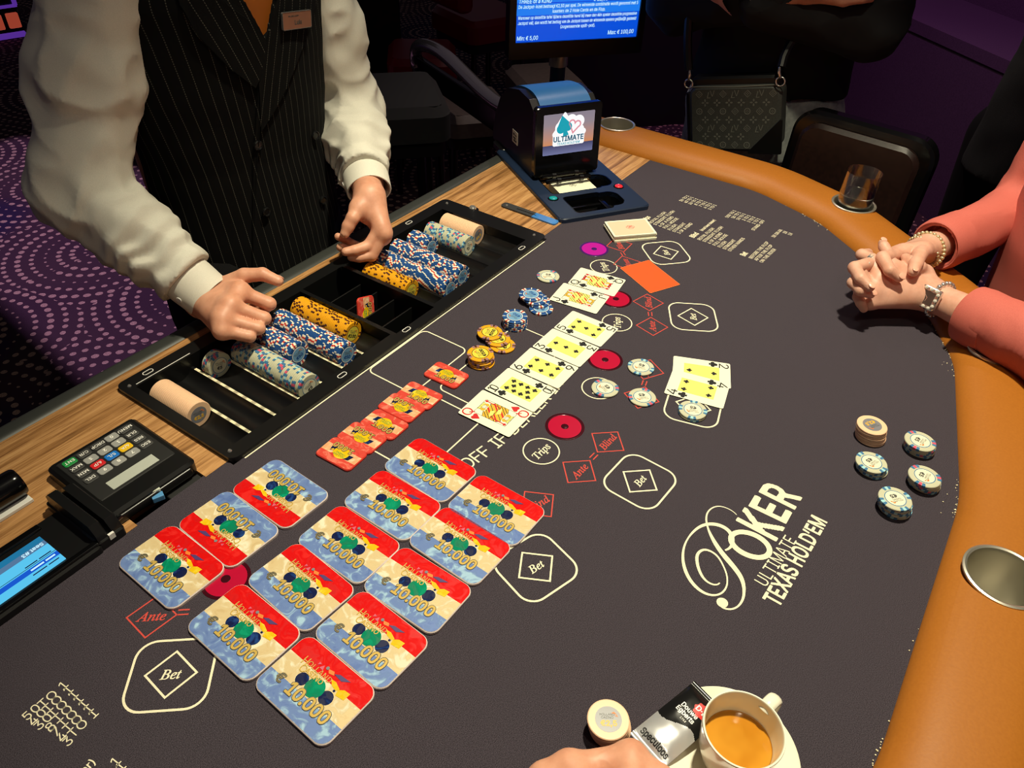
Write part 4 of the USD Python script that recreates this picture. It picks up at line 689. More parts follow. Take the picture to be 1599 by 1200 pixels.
# the card lying in its well
wc = sh.GetPrim(); c_, s_ = math.cos(math.radians(sang)), math.sin(math.radians(sang))
def inshuf(x, y, z): return (s0[0] + c_ * x - s_ * y, s0[1] + s_ * x + c_ * y, TZ + z)
t = thing('playing_card', 'single pale card face down in the open well of the shuffling machine', 'playing card', inshuf(0.0985, 0.146, -0.0195), sang)
part(t, 'card_stock', slab(rrect(0.088, 0.063, 0.003), 0, 0.023), 'card_white', False, label='small pile of pale cards'); part(t, 'back_border', slab(ring(rrect(0.082, 0.057, 0.002), 0.0006), 0.0229, 0.0231), 'card_peach', False); part(t, 'back_emblem', slab(affinity.scale(em, 1, 1), 0.0229, 0.0231), 'ink_grey', False)

# monitor on a pole behind the shuffler
ml, mr = at(804, 67, 0.13), at(993, 57, 0.13); mu = (mr - ml) / np.linalg.norm(mr - ml); MWd = float(np.linalg.norm(mr - ml)); mo = (ml + mr) / 2
mang = math.degrees(math.atan2(mu[1], mu[0]))
mon = thing('info_monitor', 'black framed monitor with a bright blue betting rules screen behind the shuffling machine', 'monitor', mo, mang)
MH = MWd * 0.62; FX, FZ = np.array([1.0, 0, 0]), np.array([0, 0, 1.0]); FY = np.array([0, -1.0, 0])
def upr(g, z0, z1, y=0.0): return frame(slab(g, z0, z1), (0, y, 0), FX, FZ, FY)     # shapes drawn in (x, height), standing, facing -y
part(mon, 'bezel', upr(rrect(MWd + 0.036, MH + 0.064, 0.006, 0, MH / 2 - 0.010).difference(box(-MWd / 2, 0, MWd / 2, MH)), -0.03, 0.006), 'black_plastic', False)
part(mon, 'back_shell', bx(-MWd / 2 - 0.01, MWd / 2 + 0.01, 0.006, 0.05, -0.03, MH + 0.01, 0.012), 'black_matte')
ms = part(mon, 'screen', upr(box(-MWd / 2, 0, MWd / 2, MH), -0.004, 0.0), 'screen_blue', False)
part(ms, 'table_row', upr(unary_union([box(-MWd / 2, MH * 0.305 + 0.03 * k, MWd / 2, MH * 0.305 + 0.03 * k + 0.027) for k in range(3)]), 0, 0.0003), 'screen_blue_light', False)
k_ = MWd / 0.33; tx_ = []
for s, x, y, h, an in (('STRAIGHT', -0.158, 0.110, 0.0095, 'l'), ('THREE of a KIND', -0.158, 0.090, 0.0095, 'l'), ('\u20ac 12,50', 0.075, 0.090, 0.0095, 'r'), ('De Jackpot-inzet bedraagt \u20ac2,50 per spel. De winnende combinatie wordt gevormd met 5', 0.0, 0.0785, 0.0075, 'c'), ('kaarten: de 2 Hole Cards en de Flop.', 0.0, 0.0665, 0.0075, 'c'),
                       ('Wanneer op dezelfde tafel tijdens dezelfde hand bij meer dan \u00e9\u00e9n speler dezelfde progressive', 0.0, 0.0535, 0.0075, 'c'), ('Jackpot valt, dan wordt het bedrag van de Jackpot tussen de winnende spelers gelijkelijk gedeeld', 0.0, 0.0415, 0.0075, 'c'), ('(zogenaamde split-pot).', 0.0, 0.0295, 0.0075, 'c'), ('Min: \u20ac 5,00', -0.160, 0.005, 0.0095, 'l'), ('Max: \u20ac 100,00', 0.156, 0.009, 0.0095, 'r')):
    g = text(s, h * k_, bold=1, narrow=0.8, anchor=an, italic=0.1)
    if an == 'c': w = g.bounds[2] - g.bounds[0]; g = affinity.scale(g, min(1, 0.318 * k_ / w), 1, origin=(0, 0))
    tx_.append(affinity.translate(g, x * k_, y * k_))
part(ms, 'screen_text', upr(unary_union(tx_), 0.0003, 0.0006), 'screen_text', False)
pq = at(890, 100, 0.085); pxl = np.linalg.inv(np.c_[mu[:2], np.array([-mu[1], mu[0]])]) @ (pq - mo)[:2]
part(mon, 'pole', tube([(pxl[0], 0.035, -0.02), (pxl[0], 0.035, -(TZ + 0.13))], 0.021, 24), 'navy_plastic', 40)
part(mon, 'pole_collar', tube([(pxl[0], 0.035, -0.035), (pxl[0], 0.035, -0.075)], 0.026, 24), 'steel', 40)
part(mon, 'foot_plate', bx(pxl[0] - 0.12, pxl[0] + 0.12, -0.05, 0.13, -(TZ + 0.13), -(TZ + 0.115), 0.004), 'black_matte')

# keypad terminal
kp = thing('keypad_terminal', 'black keypad terminal with coloured number keys and grey display on the wood edge', 'keypad', (0.296, 0.775, TZ), -1)
part(kp, 'terminal_body', bslab(rrect(0.122, 0.136, 0.008), 0.0006, 0.020, 0.004), 'black_plastic', 30)
part(kp, 'key_plate', bslab(rrect(0.104, 0.098, 0.003, 0.0, 0.010), 0.0195, 0.0215, 0.001), 'black_matte', 30)
part(kp, 'front_step', bx(-0.061, 0.052, -0.071, -0.050, 0.001, 0.014, 0.003), 'black_plastic')
part(kp, 'plug_bay', bx(0.010, 0.060, -0.082, -0.066, -0.02, -0.004, 0.002), 'black_matte')
KEYS = [['MENU', 'DLR', 'RES', 'ESC'], ['0', '1', '4/A', '7'], ['DROP', '2', '5/L', '8'], ['C/R', '3', '6/P', '9'], ['ENT', 'MAX', 'MIN', 'DEL']]
KC = {'4/A': 'key_yellow', '5/L': 'key_blue', '6/P': 'key_red', 'ENT': 'key_green'}
for a, col_ in enumerate(KEYS):
    for b, kx in enumerate(col_):
        x_, y_ = 0.0385 - 0.0192 * a, 0.049 - 0.0152 * b
        m = KC.get(kx, 'key_grey' if kx in '0123789' else 'key_dark')
        key = part(kp, 'key', xf(bslab(rrect(0.0168, 0.0122, 0.003), 0, 0.0016, 0.0006), (x_, y_, 0.0213)), m, 30, label={'key_yellow': 'yellow key', 'key_blue': 'blue key', 'key_red': 'red key', 'key_green': 'green key'}.get(m))
        part(key, 'key_print', xf(slab(mv(text(kx, 0.0048, bold=1, anchor='c', px=40), 0, -0.0024), 0, 0.0002), (x_, y_, 0.0228), rz=180), 'label_white' if m != 'key_grey' else 'white_paint', False)
part(kp, 'display_window', bslab(rrect(0.064, 0.0175, 0.001, 0.0, -0.026), 0.0208, 0.0222, 0.0003), 'lcd_grey', False)
q = at(243, 775, 0.0); part(kp, 'cable_plug', xf(bx(-0.009, 0.009, -0.008, 0.008, -0.002, 0.012, 0.0015), (q[0] - 0.296, q[1] - 0.775 + 0.001, 0.004), rz=-20), 'clear_plug')
part(kp, 'plug_latch', xf(bx(-0.007, 0.007, -0.016, -0.005, 0.0, 0.008, 0.001), (q[0] - 0.293, q[1] - 0.775 + 0.000, 0.003), rz=-20), 'cable_blue')
cpts = [at(*p, z) for p, z in (((228, 772), 0.004), ((215, 785), 0.006), ((203, 795), 0.007), ((190, 806), 0.008), ((180, 815), 0.010))]
part(kp, 'cable', tube(spline([(p[0] - 0.296, p[1] - 0.779, p[2] - TZ + 0.003) for p in cpts], 24), 0.0028, 10), 'black_gloss')
# card swipe reader: two fins with a slot
cr = thing('card_reader', 'black card swipe reader with two tall fins beside the keypad', 'card reader', (*at(137, 815, 0.0)[:2], TZ), 0)
part(cr, 'reader_base', bslab(rrect(0.034, 0.108, 0.004), 0.0006, 0.014, 0.002), 'black_plastic', 30)
for x0, x1, hh in ((-0.015, -0.0025, 0.034), (0.003, 0.016, 0.030)):
    g = Polygon([(-0.052, 0.012), (0.046, 0.012), (0.048, hh - 0.008), (0.040, hh), (-0.042, hh), (-0.051, hh - 0.012)])
    part(cr, 'fin', frame(bslab(g, 0, x1 - x0, 0.0015), (x0, 0, 0), (0, 1, 0), (0, 0, 1), (1, 0, 0)), 'black_plastic', 30)
part(cr, 'slot_light', xf(bx(-0.003, 0.004, -0.0545, -0.051, 0.008, 0.016), (0, 0, 0)), 'label_white', False)
# wide display terminal with a cyan screen
q = at(152, 848, 0.0); dx1 = 0.212
dt_ = thing('display_terminal', 'black display terminal with a glowing cyan screen at the left edge of the photo', 'display', (dx1, 0.735, TZ), 0)
part(dt_, 'terminal_body', bslab(affinity.translate(rrect(0.30, 0.090, 0.006), -0.152, -0.0035), 0.0006, 0.012, 0.003), 'black_plastic', 30)
part(dt_, 'side_trim', bx(-0.30, -0.004, -0.046, -0.038, 0.011, 0.0150, 0.0018), 'black_gloss'); part(dt_, 'side_trim', bx(-0.30, -0.030, 0.026, 0.036, 0.011, 0.0160, 0.0018), 'black_gloss')
sx0, sx1 = -0.30, -0.038; ds = part(dt_, 'screen', bx(sx0, sx1, -0.034, 0.018, 0.0115, 0.0135), 'screen_cyan', False)
part(ds, 'screen_header', bx(sx0, sx1, 0.009, 0.018, 0.0134, 0.0137), 'screen_teal', False); part(ds, 'screen_bar', bx(sx0, sx1, 0.0015, 0.009, 0.0134, 0.0137), 'screen_slate', False); part(ds, 'screen_bar', bx(sx0, sx1, -0.0235, -0.0165, 0.0134, 0.0137), 'screen_royal', False)
def upside(s, x, y, h): return affinity.rotate(mv(text(s, h, bold=1, px=40), -x, -y), 180, origin=(0, 0))
part(ds, 'screen_text', slab(upside('Seat #3', sx1 - 0.003, 0.0078, 0.0050), 0.0137, 0.0139), 'screen_text', False)
part(ds, 'screen_print', slab(unary_union([box(sx1 - 0.018, -0.0125, sx1 - 0.004, -0.0112), box(sx1 - 0.034, -0.0125, sx1 - 0.020, -0.0112), box(sx1 - 0.016, -0.0285, sx1 - 0.004, -0.0272), box(sx1 - 0.034, -0.0285, sx1 - 0.018, -0.0272), upside('Running', sx1 - 0.076, -0.0085, 0.0042), upside('Running', sx1 - 0.076, -0.0250, 0.0042), box(sx0, -0.0148, sx1, -0.0143)]), 0.0136, 0.0139), 'screen_ink', False)
part(ds, 'bar_text', slab(unary_union([box(sx1 - 0.015, -0.0212, sx1 - 0.004, -0.0188), box(sx1 - 0.032, -0.0212, sx1 - 0.017, -0.0188), upside('Running', sx1 - 0.076, -0.0178, 0.0042)]), 0.0137, 0.0139), 'screen_text', False)
# glossy black tube on a white strip
q = at(40, 757, 0.014); tb = thing('black_tube', 'glossy black round tube lying on a white strip, cut by the left photo edge', 'tube', (q[0] - 0.13, q[1] + 0.002, TZ), 0)
part(tb, 'tube_body', tube([(-0.05, 0, 0.0225), (0.118, 0, 0.0225), (0.124, 0, 0.0225), (0.127, 0, 0.0225)], [0.0185, 0.0185, 0.0182, 0.0165], 32), 'black_gloss', 50)
part(tb, 'strip_base', bx(-0.05, 0.125, -0.022, 0.012, 0.0007, 0.006, 0.001), 'label_white')
# slim blue plastic strip and lock knob on the wood
q0, q1 = at(785, 320, 0.001), at(870, 350, 0.001); d_ = q1 - q0; L_ = float(np.linalg.norm(d_[:2])); st = thing('plastic_strip', 'long black and clear blue plastic strip with a slot, beside the shuffling machine', 'plastic strip', (q0[0], q0[1], TZ + 0.0008), math.degrees(math.atan2(d_[1], d_[0])))
sg = affinity.translate(rrect(L_, 0.020, 0.007), L_ / 2, 0).difference(box(0.035, -0.0012, L_ * 0.62, 0.0012))
part(st, 'strip_black', slab(sg.intersection(box(-1, -1, L_ * 0.58, 1)), 0, 0.003), 'dark_grey', False); part(st, 'strip_clear', slab(sg.intersection(box(L_ * 0.58, -1, 1, 1)), 0, 0.003), 'acrylic_blue', False, label='clear blue end'); part(st, 'rivet', xf(lathe([(0, 0.0042), (0.002, 0.004), (0.0028, 0.003), (0, 0.003)], 16), (0.010, 0, 0)), 'chrome')
q = at(738, 326, 0.006); kb = thing('lock_knob', 'small chrome lock knob on the wood beside the right end of the chip tray', 'knob', (q[0], q[1], TZ), 0)
part(kb, 'knob_ring', lathe([(0, 0.0006), (0.0125, 0.0006), (0.0125, 0.004), (0.010, 0.005), (0, 0.005)], 32), 'dark_steel'); part(kb, 'knob_cap', lathe([(0, 0.012), (0.005, 0.0115), (0.0075, 0.009), (0.0078, 0.005), (0, 0.005)], 32), 'chrome')

# ---------------------------------------------------------------- drinks
gx, gy = CUPS[1]
gl = thing('water_glass', 'straight clear glass half full of water standing in a steel cup holder', 'glass', (gx, gy, TZ - 0.0615), 0)
part(gl, 'glass_body', lathe([(0, 0.0), (0.031, 0.0), (0.0325, 0.003), (0.0352, 0.158), (0.0350, 0.1595), (0.0341, 0.1595), (0.0337, 0.158), (0.0308, 0.024), (0.029, 0.020), (0, 0.019)], 64), 'glass', 40)
part(gl, 'water', lathe([(0, 0.0195), (0.0285, 0.0205), (0.0306, 0.0245), (0.0330, 0.1135), (0.0324, 0.1122), (0, 0.1122)], 64), 'water', 40)
# coffee
CCX, CCY = 0.405, -0.001
sc = thing('saucer', 'cream porcelain saucer under the coffee cup at the bottom right of the photo', 'saucer', (CCX - 0.002, CCY + 0.004, TZ + 0.0003), 0)
part(sc, 'plate', lathe([(0, 0.002), (0.022, 0.002), (0.024, 0.0), (0.027, 0.0), (0.029, 0.003), (0.05, 0.0085), (0.066, 0.0155), (0.0668, 0.0168), (0.0655, 0.0175), (0.048, 0.0105), (0.028, 0.0055), (0.024, 0.005), (0, 0.005)], 72), 'porcelain', 50)
cp = thing('coffee_cup', 'cream espresso cup half full of golden coffee on the saucer', 'coffee cup', (CCX, CCY, TZ + 0.0058), 0)
part(cp, 'cup_body', lathe([(0, 0.001), (0.019, 0.001), (0.020, 0.0), (0.0225, 0.0), (0.0238, 0.002), (0.029, 0.010), (0.0335, 0.025), (0.0358, 0.045), (0.0370, 0.0585), (0.0366, 0.0602), (0.0352, 0.0605), (0.0342, 0.0590), (0.0328, 0.045), (0.0305, 0.026), (0.025, 0.010), (0.016, 0.0055), (0, 0.005)], 72), 'porcelain', 50)
part(cp, 'coffee', lathe([(0, 0.0055), (0.016, 0.006), (0.0245, 0.0105), (0.0300, 0.0265), (0.0312, 0.0335), (0.0306, 0.0325), (0, 0.0322)], 64), 'coffee', 40)
ha = math.radians(0); hd = at(1205, 1100, 0.05) - np.array([CCX, CCY, TZ + 0.05]); ha = math.atan2(hd[1], hd[0]); ch_, sh_ = math.cos(ha), math.sin(ha)
hp = spline([(0.0345, 0, 0.050), (0.045, 0, 0.0535), (0.0535, 0, 0.0485), (0.052, 0, 0.035), (0.042, 0, 0.024), (0.031, 0, 0.0185)], 28)
hm = tube(hp, 0.0042, 12); hm.vertices[:, 1] *= 1.7; hm.apply_transform(trimesh.transformations.rotation_matrix(ha, (0, 0, 1))); part(cp, 'handle', hm, 'porcelain', 60)
# sweetener sachet: a flat puffed envelope
b0_, b1_ = at(1025, 1160, 0.020), at(1100, 1097, 0.020); sd = (b1_ - b0_) / np.linalg.norm(b1_ - b0_); sl_ = 0.078; so_ = (b0_ + b1_) / 2
sa_ = math.degrees(math.atan2(sd[1], sd[0]))
sx_ = thing('biscuit_sachet', 'shiny black and silver biscuit sachet lying on the saucer against the coffee cup', 'sachet', (so_[0] - 0.002, so_[1] + 0.001, TZ + 0.0185), sa_)
gxs, gys = np.meshgrid(np.linspace(-0.045, 0.045, 110), np.linspace(-0.021, 0.021, 30), indexing='ij')
ux, uy = np.abs(gxs) / 0.045, np.abs(gys) / 0.021
puff = 0.0058 * np.clip(1 - ux ** 6, 0, 1) * np.clip(1 - uy ** 3, 0, 1) * (ux < 0.88) * np.clip((0.88 - ux) / 0.2, 0, 1) ** 0.5 + 0.0005 + 0.0009 * np.sin(gxs * 900) * (ux > 0.88) * 0.5 + 0.0012 * (meshkit.noise(np.stack([gxs * 90, gys * 90, 0 * gxs], -1), 3) - 0.5) * (ux < 0.85) * (uy < 0.9)
def sheet(z): 
    n0, n1 = gxs.shape; v = np.stack([gxs, gys, z], -1).reshape(-1, 3); i, j = np.meshgrid(np.arange(n0 - 1), np.arange(n1 - 1), indexing='ij')
    return v, np.stack([i * n1 + j, (i + 1) * n1 + j, (i + 1) * n1 + j + 1, i * n1 + j + 1], -1).reshape(-1, 4)
v, f = sheet(puff); v2, f2 = sheet(-0.6 * puff)
def sub(v, f, sel): return trimesh.Trimesh(v, np.vstack([f[sel][:, [0, 1, 2]], f[sel][:, [0, 2, 3]]]))
cxs = v[f].mean(1)[:, 0]
edge_ = 0.004 + 0.006 * np.sin(v[f].mean(1)[:, 1] * 120)
part(sx_, 'black_half', sub(v, f, cxs > -edge_), 'sachet', True); part(sx_, 'silver_half', sub(v, f, cxs <= -edge_), 'sachet_silver', True, label='silver end')
part(sx_, 'back_sheet', trimesh.Trimesh(v2, np.vstack([f2[:, [0, 2, 1]], f2[:, [0, 3, 2]]])), 'sachet_silver', True)
from scipy.interpolate import RegularGridInterpolator
pf = RegularGridInterpolator((gxs[:, 0], gys[0]), puff, bounds_error=False, fill_value=0.001)
def drape(g, h=0.0003):
    m = slab(g.segmentize(0.002), 0, 0.0001); m = m.subdivide() if len(m.faces) < 900 else m; m.vertices[:, 2] += pf(m.vertices[:, :2]) + h; return m
seal = Polygon([(0.0078 * (1 + 0.09 * math.cos(8 * a)) * math.cos(a), 0.0078 * (1 + 0.09 * math.cos(8 * a)) * math.sin(a)) for a in np.linspace(0, 2 * math.pi, 49)[:-1]])
part(sx_, 'red_seal', drape(mv(seal, 0.0235, -0.0062)), 'seal_red', False); part(sx_, 'seal_print', drape(mv(affinity.rotate(text('D\u00b7E', 0.0055, bold=2, anchor='c'), -90, origin=(0, 0)), 0.0208, -0.0062), 0.0006), 'white_paint', False)
brand = unary_union([mv(text('Douwe', 0.0048, bold=2, anchor='c', narrow=0.9), 0, 0), mv(text('Egberts', 0.0048, bold=2, anchor='c', narrow=0.9), 0, -0.0062), mv(text('1753', 0.002, bold=1, anchor='c'), 0.002, -0.0105)])
part(sx_, 'brand_print', drape(mv(affinity.rotate(brand, -90, origin=(0, 0)), 0.0125, 0.001)), 'white_paint', False)
part(sx_, 'flavour_print', drape(mv(affinity.rotate(text('Speculoos', 0.0058, bold=2, anchor='c', narrow=0.85), -90, origin=(0, 0)), -0.0365, 0.0)), 'ink_black', False)

# ---------------------------------------------------------------- people
def sect(P, c, zs, ws, ds, z0, z1):                                 # a trunk: elliptic sections along z, cut off at z0 and z1
    z = P[..., 2]; w = np.interp(z, zs, ws); d = np.interp(z, zs, ds)
    cx = c[0] if np.ndim(c[0]) == 0 else np.interp(z, zs, c[0]); cy = c[1] if np.ndim(c[1]) == 0 else np.interp(z, zs, c[1])
    r = (np.sqrt(((P[..., 0] - cx) / w) ** 2 + ((P[..., 1] - cy) / d) ** 2) - 1) * np.minimum(w, d)
    return np.maximum(r, np.maximum(z0 - z, z - z1))
def rotz(P, c, deg): a = math.radians(-deg); q = P - np.array([c[0], c[1], 0.0]); return np.stack([q[..., 0] * math.cos(a) - q[..., 1] * math.sin(a) + c[0], q[..., 0] * math.sin(a) + q[..., 1] * math.cos(a) + c[1], P[..., 2]], -1)
def fingers(P, palm, groups, k=0.006):
    """palm: (points, radii) chains melted together; groups: fingers, each its own chain joined to the palm only."""
    d = None
    for pts, rs in palm: c = chain(P, pts, rs, 0.006); d = c if d is None else smin(d, c, 0.012)
    out = d
    for pts, rs in groups: out = np.minimum(out, smin(d, chain(P, pts, rs, 0.003), k))
    return out
def bounds(lists, pad):
    a = np.vstack([np.vstack(p) for p, _ in lists]); return a.min(0) - pad, a.max(0) + pad
def hand_mesh(palm, groups, h=0.0022, k=0.006): lo, hi = bounds(palm + groups, 0.02); return nets(lambda P: fingers(P, palm, groups, k), lo, hi, h)
def nail(parent, tip, prev, up, m='nail', s=1.0):
    t = np.array(tip) - np.array(prev); t /= np.linalg.norm(t); up = np.array(up, float); up -= t * (up @ t); up /= np.linalg.norm(up); sd_ = np.cross(up, t)
    e = trimesh.creation.icosphere(2, 1.0); e.vertices *= (0.0052 * s, 0.0068 * s, 0.0016); part(parent, 'fingernail', frame(e, np.array(tip) + up * 0.0072 * s + t * 0.001, sd_, t, up), m, True)
def head(parent, bodylist, c, deg, hair):
    """A head with a face, turned by deg (0 looks along -y); its skull joins the body mesh."""
    c = np.array(c, float); a = math.radians(deg); fx, fy = np.array([math.cos(a), math.sin(a), 0]), np.array([-math.sin(a), math.cos(a), 0]); Rm = np.c_[fx, fy, [0, 0, 1]]
    W = lambda x, y, z: c + fx * x + fy * y + np.array([0, 0, z])
    def f(P):
        d = smin(ell(P, W(0, 0.012, 0.03), (0.074, 0.095, 0.088), Rm), ell(P, W(0, -0.022, -0.04), (0.056, 0.070, 0.075), Rm), 0.03)
        d = smin(d, cone(P, W(0, -0.092, 0.005), W(0, -0.112, -0.028), 0.009, 0.013), 0.014)
        for s in (-1, 1):
            d = -smin(-d, -(-ell(P, W(0.032 * s, -0.098, 0.006), (0.017, 0.013, 0.010), Rm)), 0.008)
            d = smin(d, ell(P, W(0.076 * s, 0.012, -0.005), (0.009, 0.018, 0.030), Rm), 0.008)
        d = smin(d, cone(P, W(-0.016, -0.088, -0.058), W(0.016, -0.088, -0.058), 0.006, 0.006), 0.008)
        return smin(d, ell(P, W(0, -0.075, -0.095), (0.024, 0.02, 0.018), Rm), 0.02)
    bodylist.append(nets(f, c - 0.15, c + 0.15, 0.005))
    for s in (-1, 1):
        e = trimesh.creation.icosphere(2, 0.0125); part(parent, 'eye', frame(e, W(0.032 * s, -0.0765, 0.006), fx, fy, (0, 0, 1)), 'eye_white', True)
        e = trimesh.creation.icosphere(2, 0.0062); part(parent, 'iris', frame(e, W(0.032 * s, -0.0840, 0.006), fx, fy, (0, 0, 1)), 'iris', True)
        part(parent, 'eyebrow', tube([W(0.018 * s, -0.095, 0.025), W(0.034 * s, -0.094, 0.030), W(0.05 * s, -0.082, 0.026)], [0.003, 0.0035, 0.002], 8), hair)
    part(parent, 'mouth', tube([W(-0.022, -0.091, -0.058), W(0, -0.0965, -0.057), W(0.022, -0.091, -0.058)], [0.002, 0.0045, 0.002], 8), 'lip')
    def g(P):
        d = ell(P, W(0, 0.022, 0.045), (0.083, 0.100, 0.088), Rm) + 0.004 * (meshkit.noise(P * 60, 5) - 0.5)
        q = (P - c) @ Rm; return np.maximum(d, -(q[..., 2] - (0.035 - 0.9 * (q[..., 1] + 0.06))))
    part(parent, 'hair', nets(g, c - 0.16, c + 0.17, 0.006), hair, True)
def folds(P, a, b, amp, seed, f=26.0, ring_=0.0, spread=1.0):
    """Cloth folds round a limb from a to b: long slanted ridges plus rings that bunch near b."""
    a, b = np.asarray(a, float), np.asarray(b, float); ab = b - a; L = np.linalg.norm(ab); u = ab / L
    t = np.clip((P - a) @ u / L, -0.1, 1.1); q = P - (P @ u)[..., None] * u * 0.55
    n1 = meshkit.noise(q * f + seed, seed); n2 = meshkit.noise(P * f * 0.8 + 7 + seed, seed + 3)
    r = 1 - np.abs(2 * n1 - 1) * 1.7
    out = amp * (np.clip(r, -0.6, 1) * 0.8 + (n2 - 0.5) * 0.5)
    if ring_: out = out + ring_ * np.clip(t * 1.25 - 0.05, 0, 1) * np.sin(t * L * 210 + 7 * n2 + 4 * n1) * np.clip((1 - t) * 6 + 0.2, 0, 1)
    return -out

# the dealer
dl = thing('person', 'dealer standing at the table in white shirt and black pinstripe waistcoat with name badge', 'person', (0, 0, 0))
DZ = [0.0, 0.80, 0.95, 1.10, 1.22, 1.36, 1.44, 1.50, 1.56]; DW = [0.17, 0.172, 0.165, 0.158, 0.172, 0.186, 0.165, 0.085, 0.062]; DD = [0.11, 0.112, 0.106, 0.10, 0.112, 0.118, 0.10, 0.075, 0.066]
DC = (0.836, 1.150)
RS, RE, RW = np.array([0.655, 1.155, 1.405]), np.array([0.528, 1.135, 1.13]), np.array([0.580, 0.942, 0.982])
LS, LE, LW = np.array([1.005, 1.135, 1.405]), np.array([1.062, 1.100, 1.105]), np.array([0.926, 0.925, 1.036])
def z8(x, y, z): return at(290 + x / 8.57, 400 + y / 8.57, z)
def z9(x, y, z): return at(510 + x / 9.23, 290 + y / 9.23, z)
def z7(x, y, z): return at(1300 + x / 7.268, 340 + y / 7.268, z)
core = [nets(lambda P: np.minimum(sect(P, DC, DZ, DW, DD, 0.78, 1.56), np.minimum(chain(P, [(0.74, 1.16, 0.86), (0.73, 1.18, 0.47), (0.73, 1.20, 0.06)], (0.085, 0.055, 0.04)), chain(P, [(0.92, 1.16, 0.86), (0.93, 1.18, 0.47), (0.93, 1.20, 0.06)], (0.085, 0.055, 0.04)))), (0.60, 0.98, 0.0), (1.06, 1.32, 1.58), 0.012),
        nets(lambda P: np.minimum(chain(P, [RS, RE, RE + (RW - RE) * 0.9], (0.05, 0.042, 0.03)), chain(P, [LS, LE, LE + (LW - LE) * 0.9], (0.05, 0.042, 0.03))), (0.45, 0.85, 0.93), (1.15, 1.25, 1.48), 0.01)]
head(dl, core, (0.828, 1.09, 1.665), 0, 'hair_brown')
W = z8(225, 600, 0.047)
FA = RE + (W - RE) * 0.7
ix, mi, ri, pk_ = z8(720, 480, 0.076), z8(595, 670, 0.077), z8(490, 835, 0.069), z8(488, 1000, 0.057)
R_palm = [([FA, W], (0.031, 0.0245)), ([W, ix], (0.0225, 0.0145)), ([W, mi], (0.0225, 0.0145)), ([W, ri], (0.0215, 0.0135)), ([W, pk_], (0.020, 0.0125)), ([W, z8(480, 430, 0.058)], (0.020, 0.0165)), ([z8(480, 430, 0.058), ix], (0.015, 0.012)), ([ix, mi, ri, pk_], (0.0125, 0.013, 0.012, 0.011))]
R_f = [([ix, z8(1120, 640, 0.054), z8(1060, 700, 0.030), z8(900, 700, 0.022)], (0.0118, 0.0103, 0.009, 0.008)), ([mi, z8(1050, 835, 0.053), z8(990, 870, 0.028), z8(850, 860, 0.022)], (0.0118, 0.0103, 0.009, 0.008)),
       ([ri, z8(975, 968, 0.048), z8(920, 990, 0.026), z8(800, 980, 0.02)], (0.011, 0.0098, 0.0085, 0.0078)), ([pk_, z8(860, 1078, 0.042), z8(800, 1085, 0.024), z8(710, 1080, 0.02)], (0.0098, 0.0088, 0.0078, 0.007)),
       ([z8(480, 430, 0.060), z8(785, 262, 0.085), z8(1030, 245, 0.087), z8(1235, 335, 0.080)], (0.0165, 0.0118, 0.0105, 0.0085))]
W2_ = z9(620, 165, 0.108); FA2 = LE + (W2_ - LE) * 0.7
i2, m2_, r2_, p2_ = z9(790, 590, 0.074), z9(825, 690, 0.064), z9(815, 740, 0.052), z9(780, 760, 0.042)
L_palm = [([FA2, W2_], (0.031, 0.0245)), ([W2_, i2], (0.024, 0.0125)), ([W2_, m2_], (0.023, 0.0125)), ([W2_, r2_], (0.021, 0.0115)), ([W2_, p2_], (0.020, 0.011)), ([W2_, z9(470, 330, 0.100)], (0.021, 0.0155)), ([z9(470, 330, 0.1), z9(560, 440, 0.085)], (0.0145, 0.012)), ([i2, m2_, r2_, p2_], (0.0115, 0.0115, 0.011, 0.010))]
L_f = [([i2, z9(605, 870, 0.046), z9(400, 935, 0.046), z9(275, 955, 0.046)], (0.0118, 0.0105, 0.0088, 0.0078)), ([m2_, z9(650, 1010, 0.030), z9(470, 1035, 0.030), z9(360, 1030, 0.033)], (0.0115, 0.0102, 0.0088, 0.0078)),
       ([r2_, z9(560, 1000, 0.018), z9(330, 940, 0.030), z9(200, 890, 0.042)], (0.0105, 0.0095, 0.0085, 0.0075)), ([p2_, z9(500, 900, 0.012), z9(300, 800, 0.035), z9(165, 735, 0.055)], (0.0095, 0.0085, 0.0075, 0.0068)),
       ([z9(470, 330, 0.100), z9(375, 470, 0.092), z9(310, 590, 0.080), z9(265, 690, 0.070)], (0.0155, 0.0115, 0.0108, 0.0085))]
core += [hand_mesh(R_palm, R_f), hand_mesh(L_palm, L_f)]
body = part(dl, 'body', trimesh.util.concatenate(core), 'skin', True)
nail(body, z9(268, 680, 0.070), z9(310, 590, 0.080), UP * 0.6 - FW + RT * 0.1)
nail(body, z8(1225, 330, 0.081), z8(1030, 245, 0.087), UP + FW * 0.4)
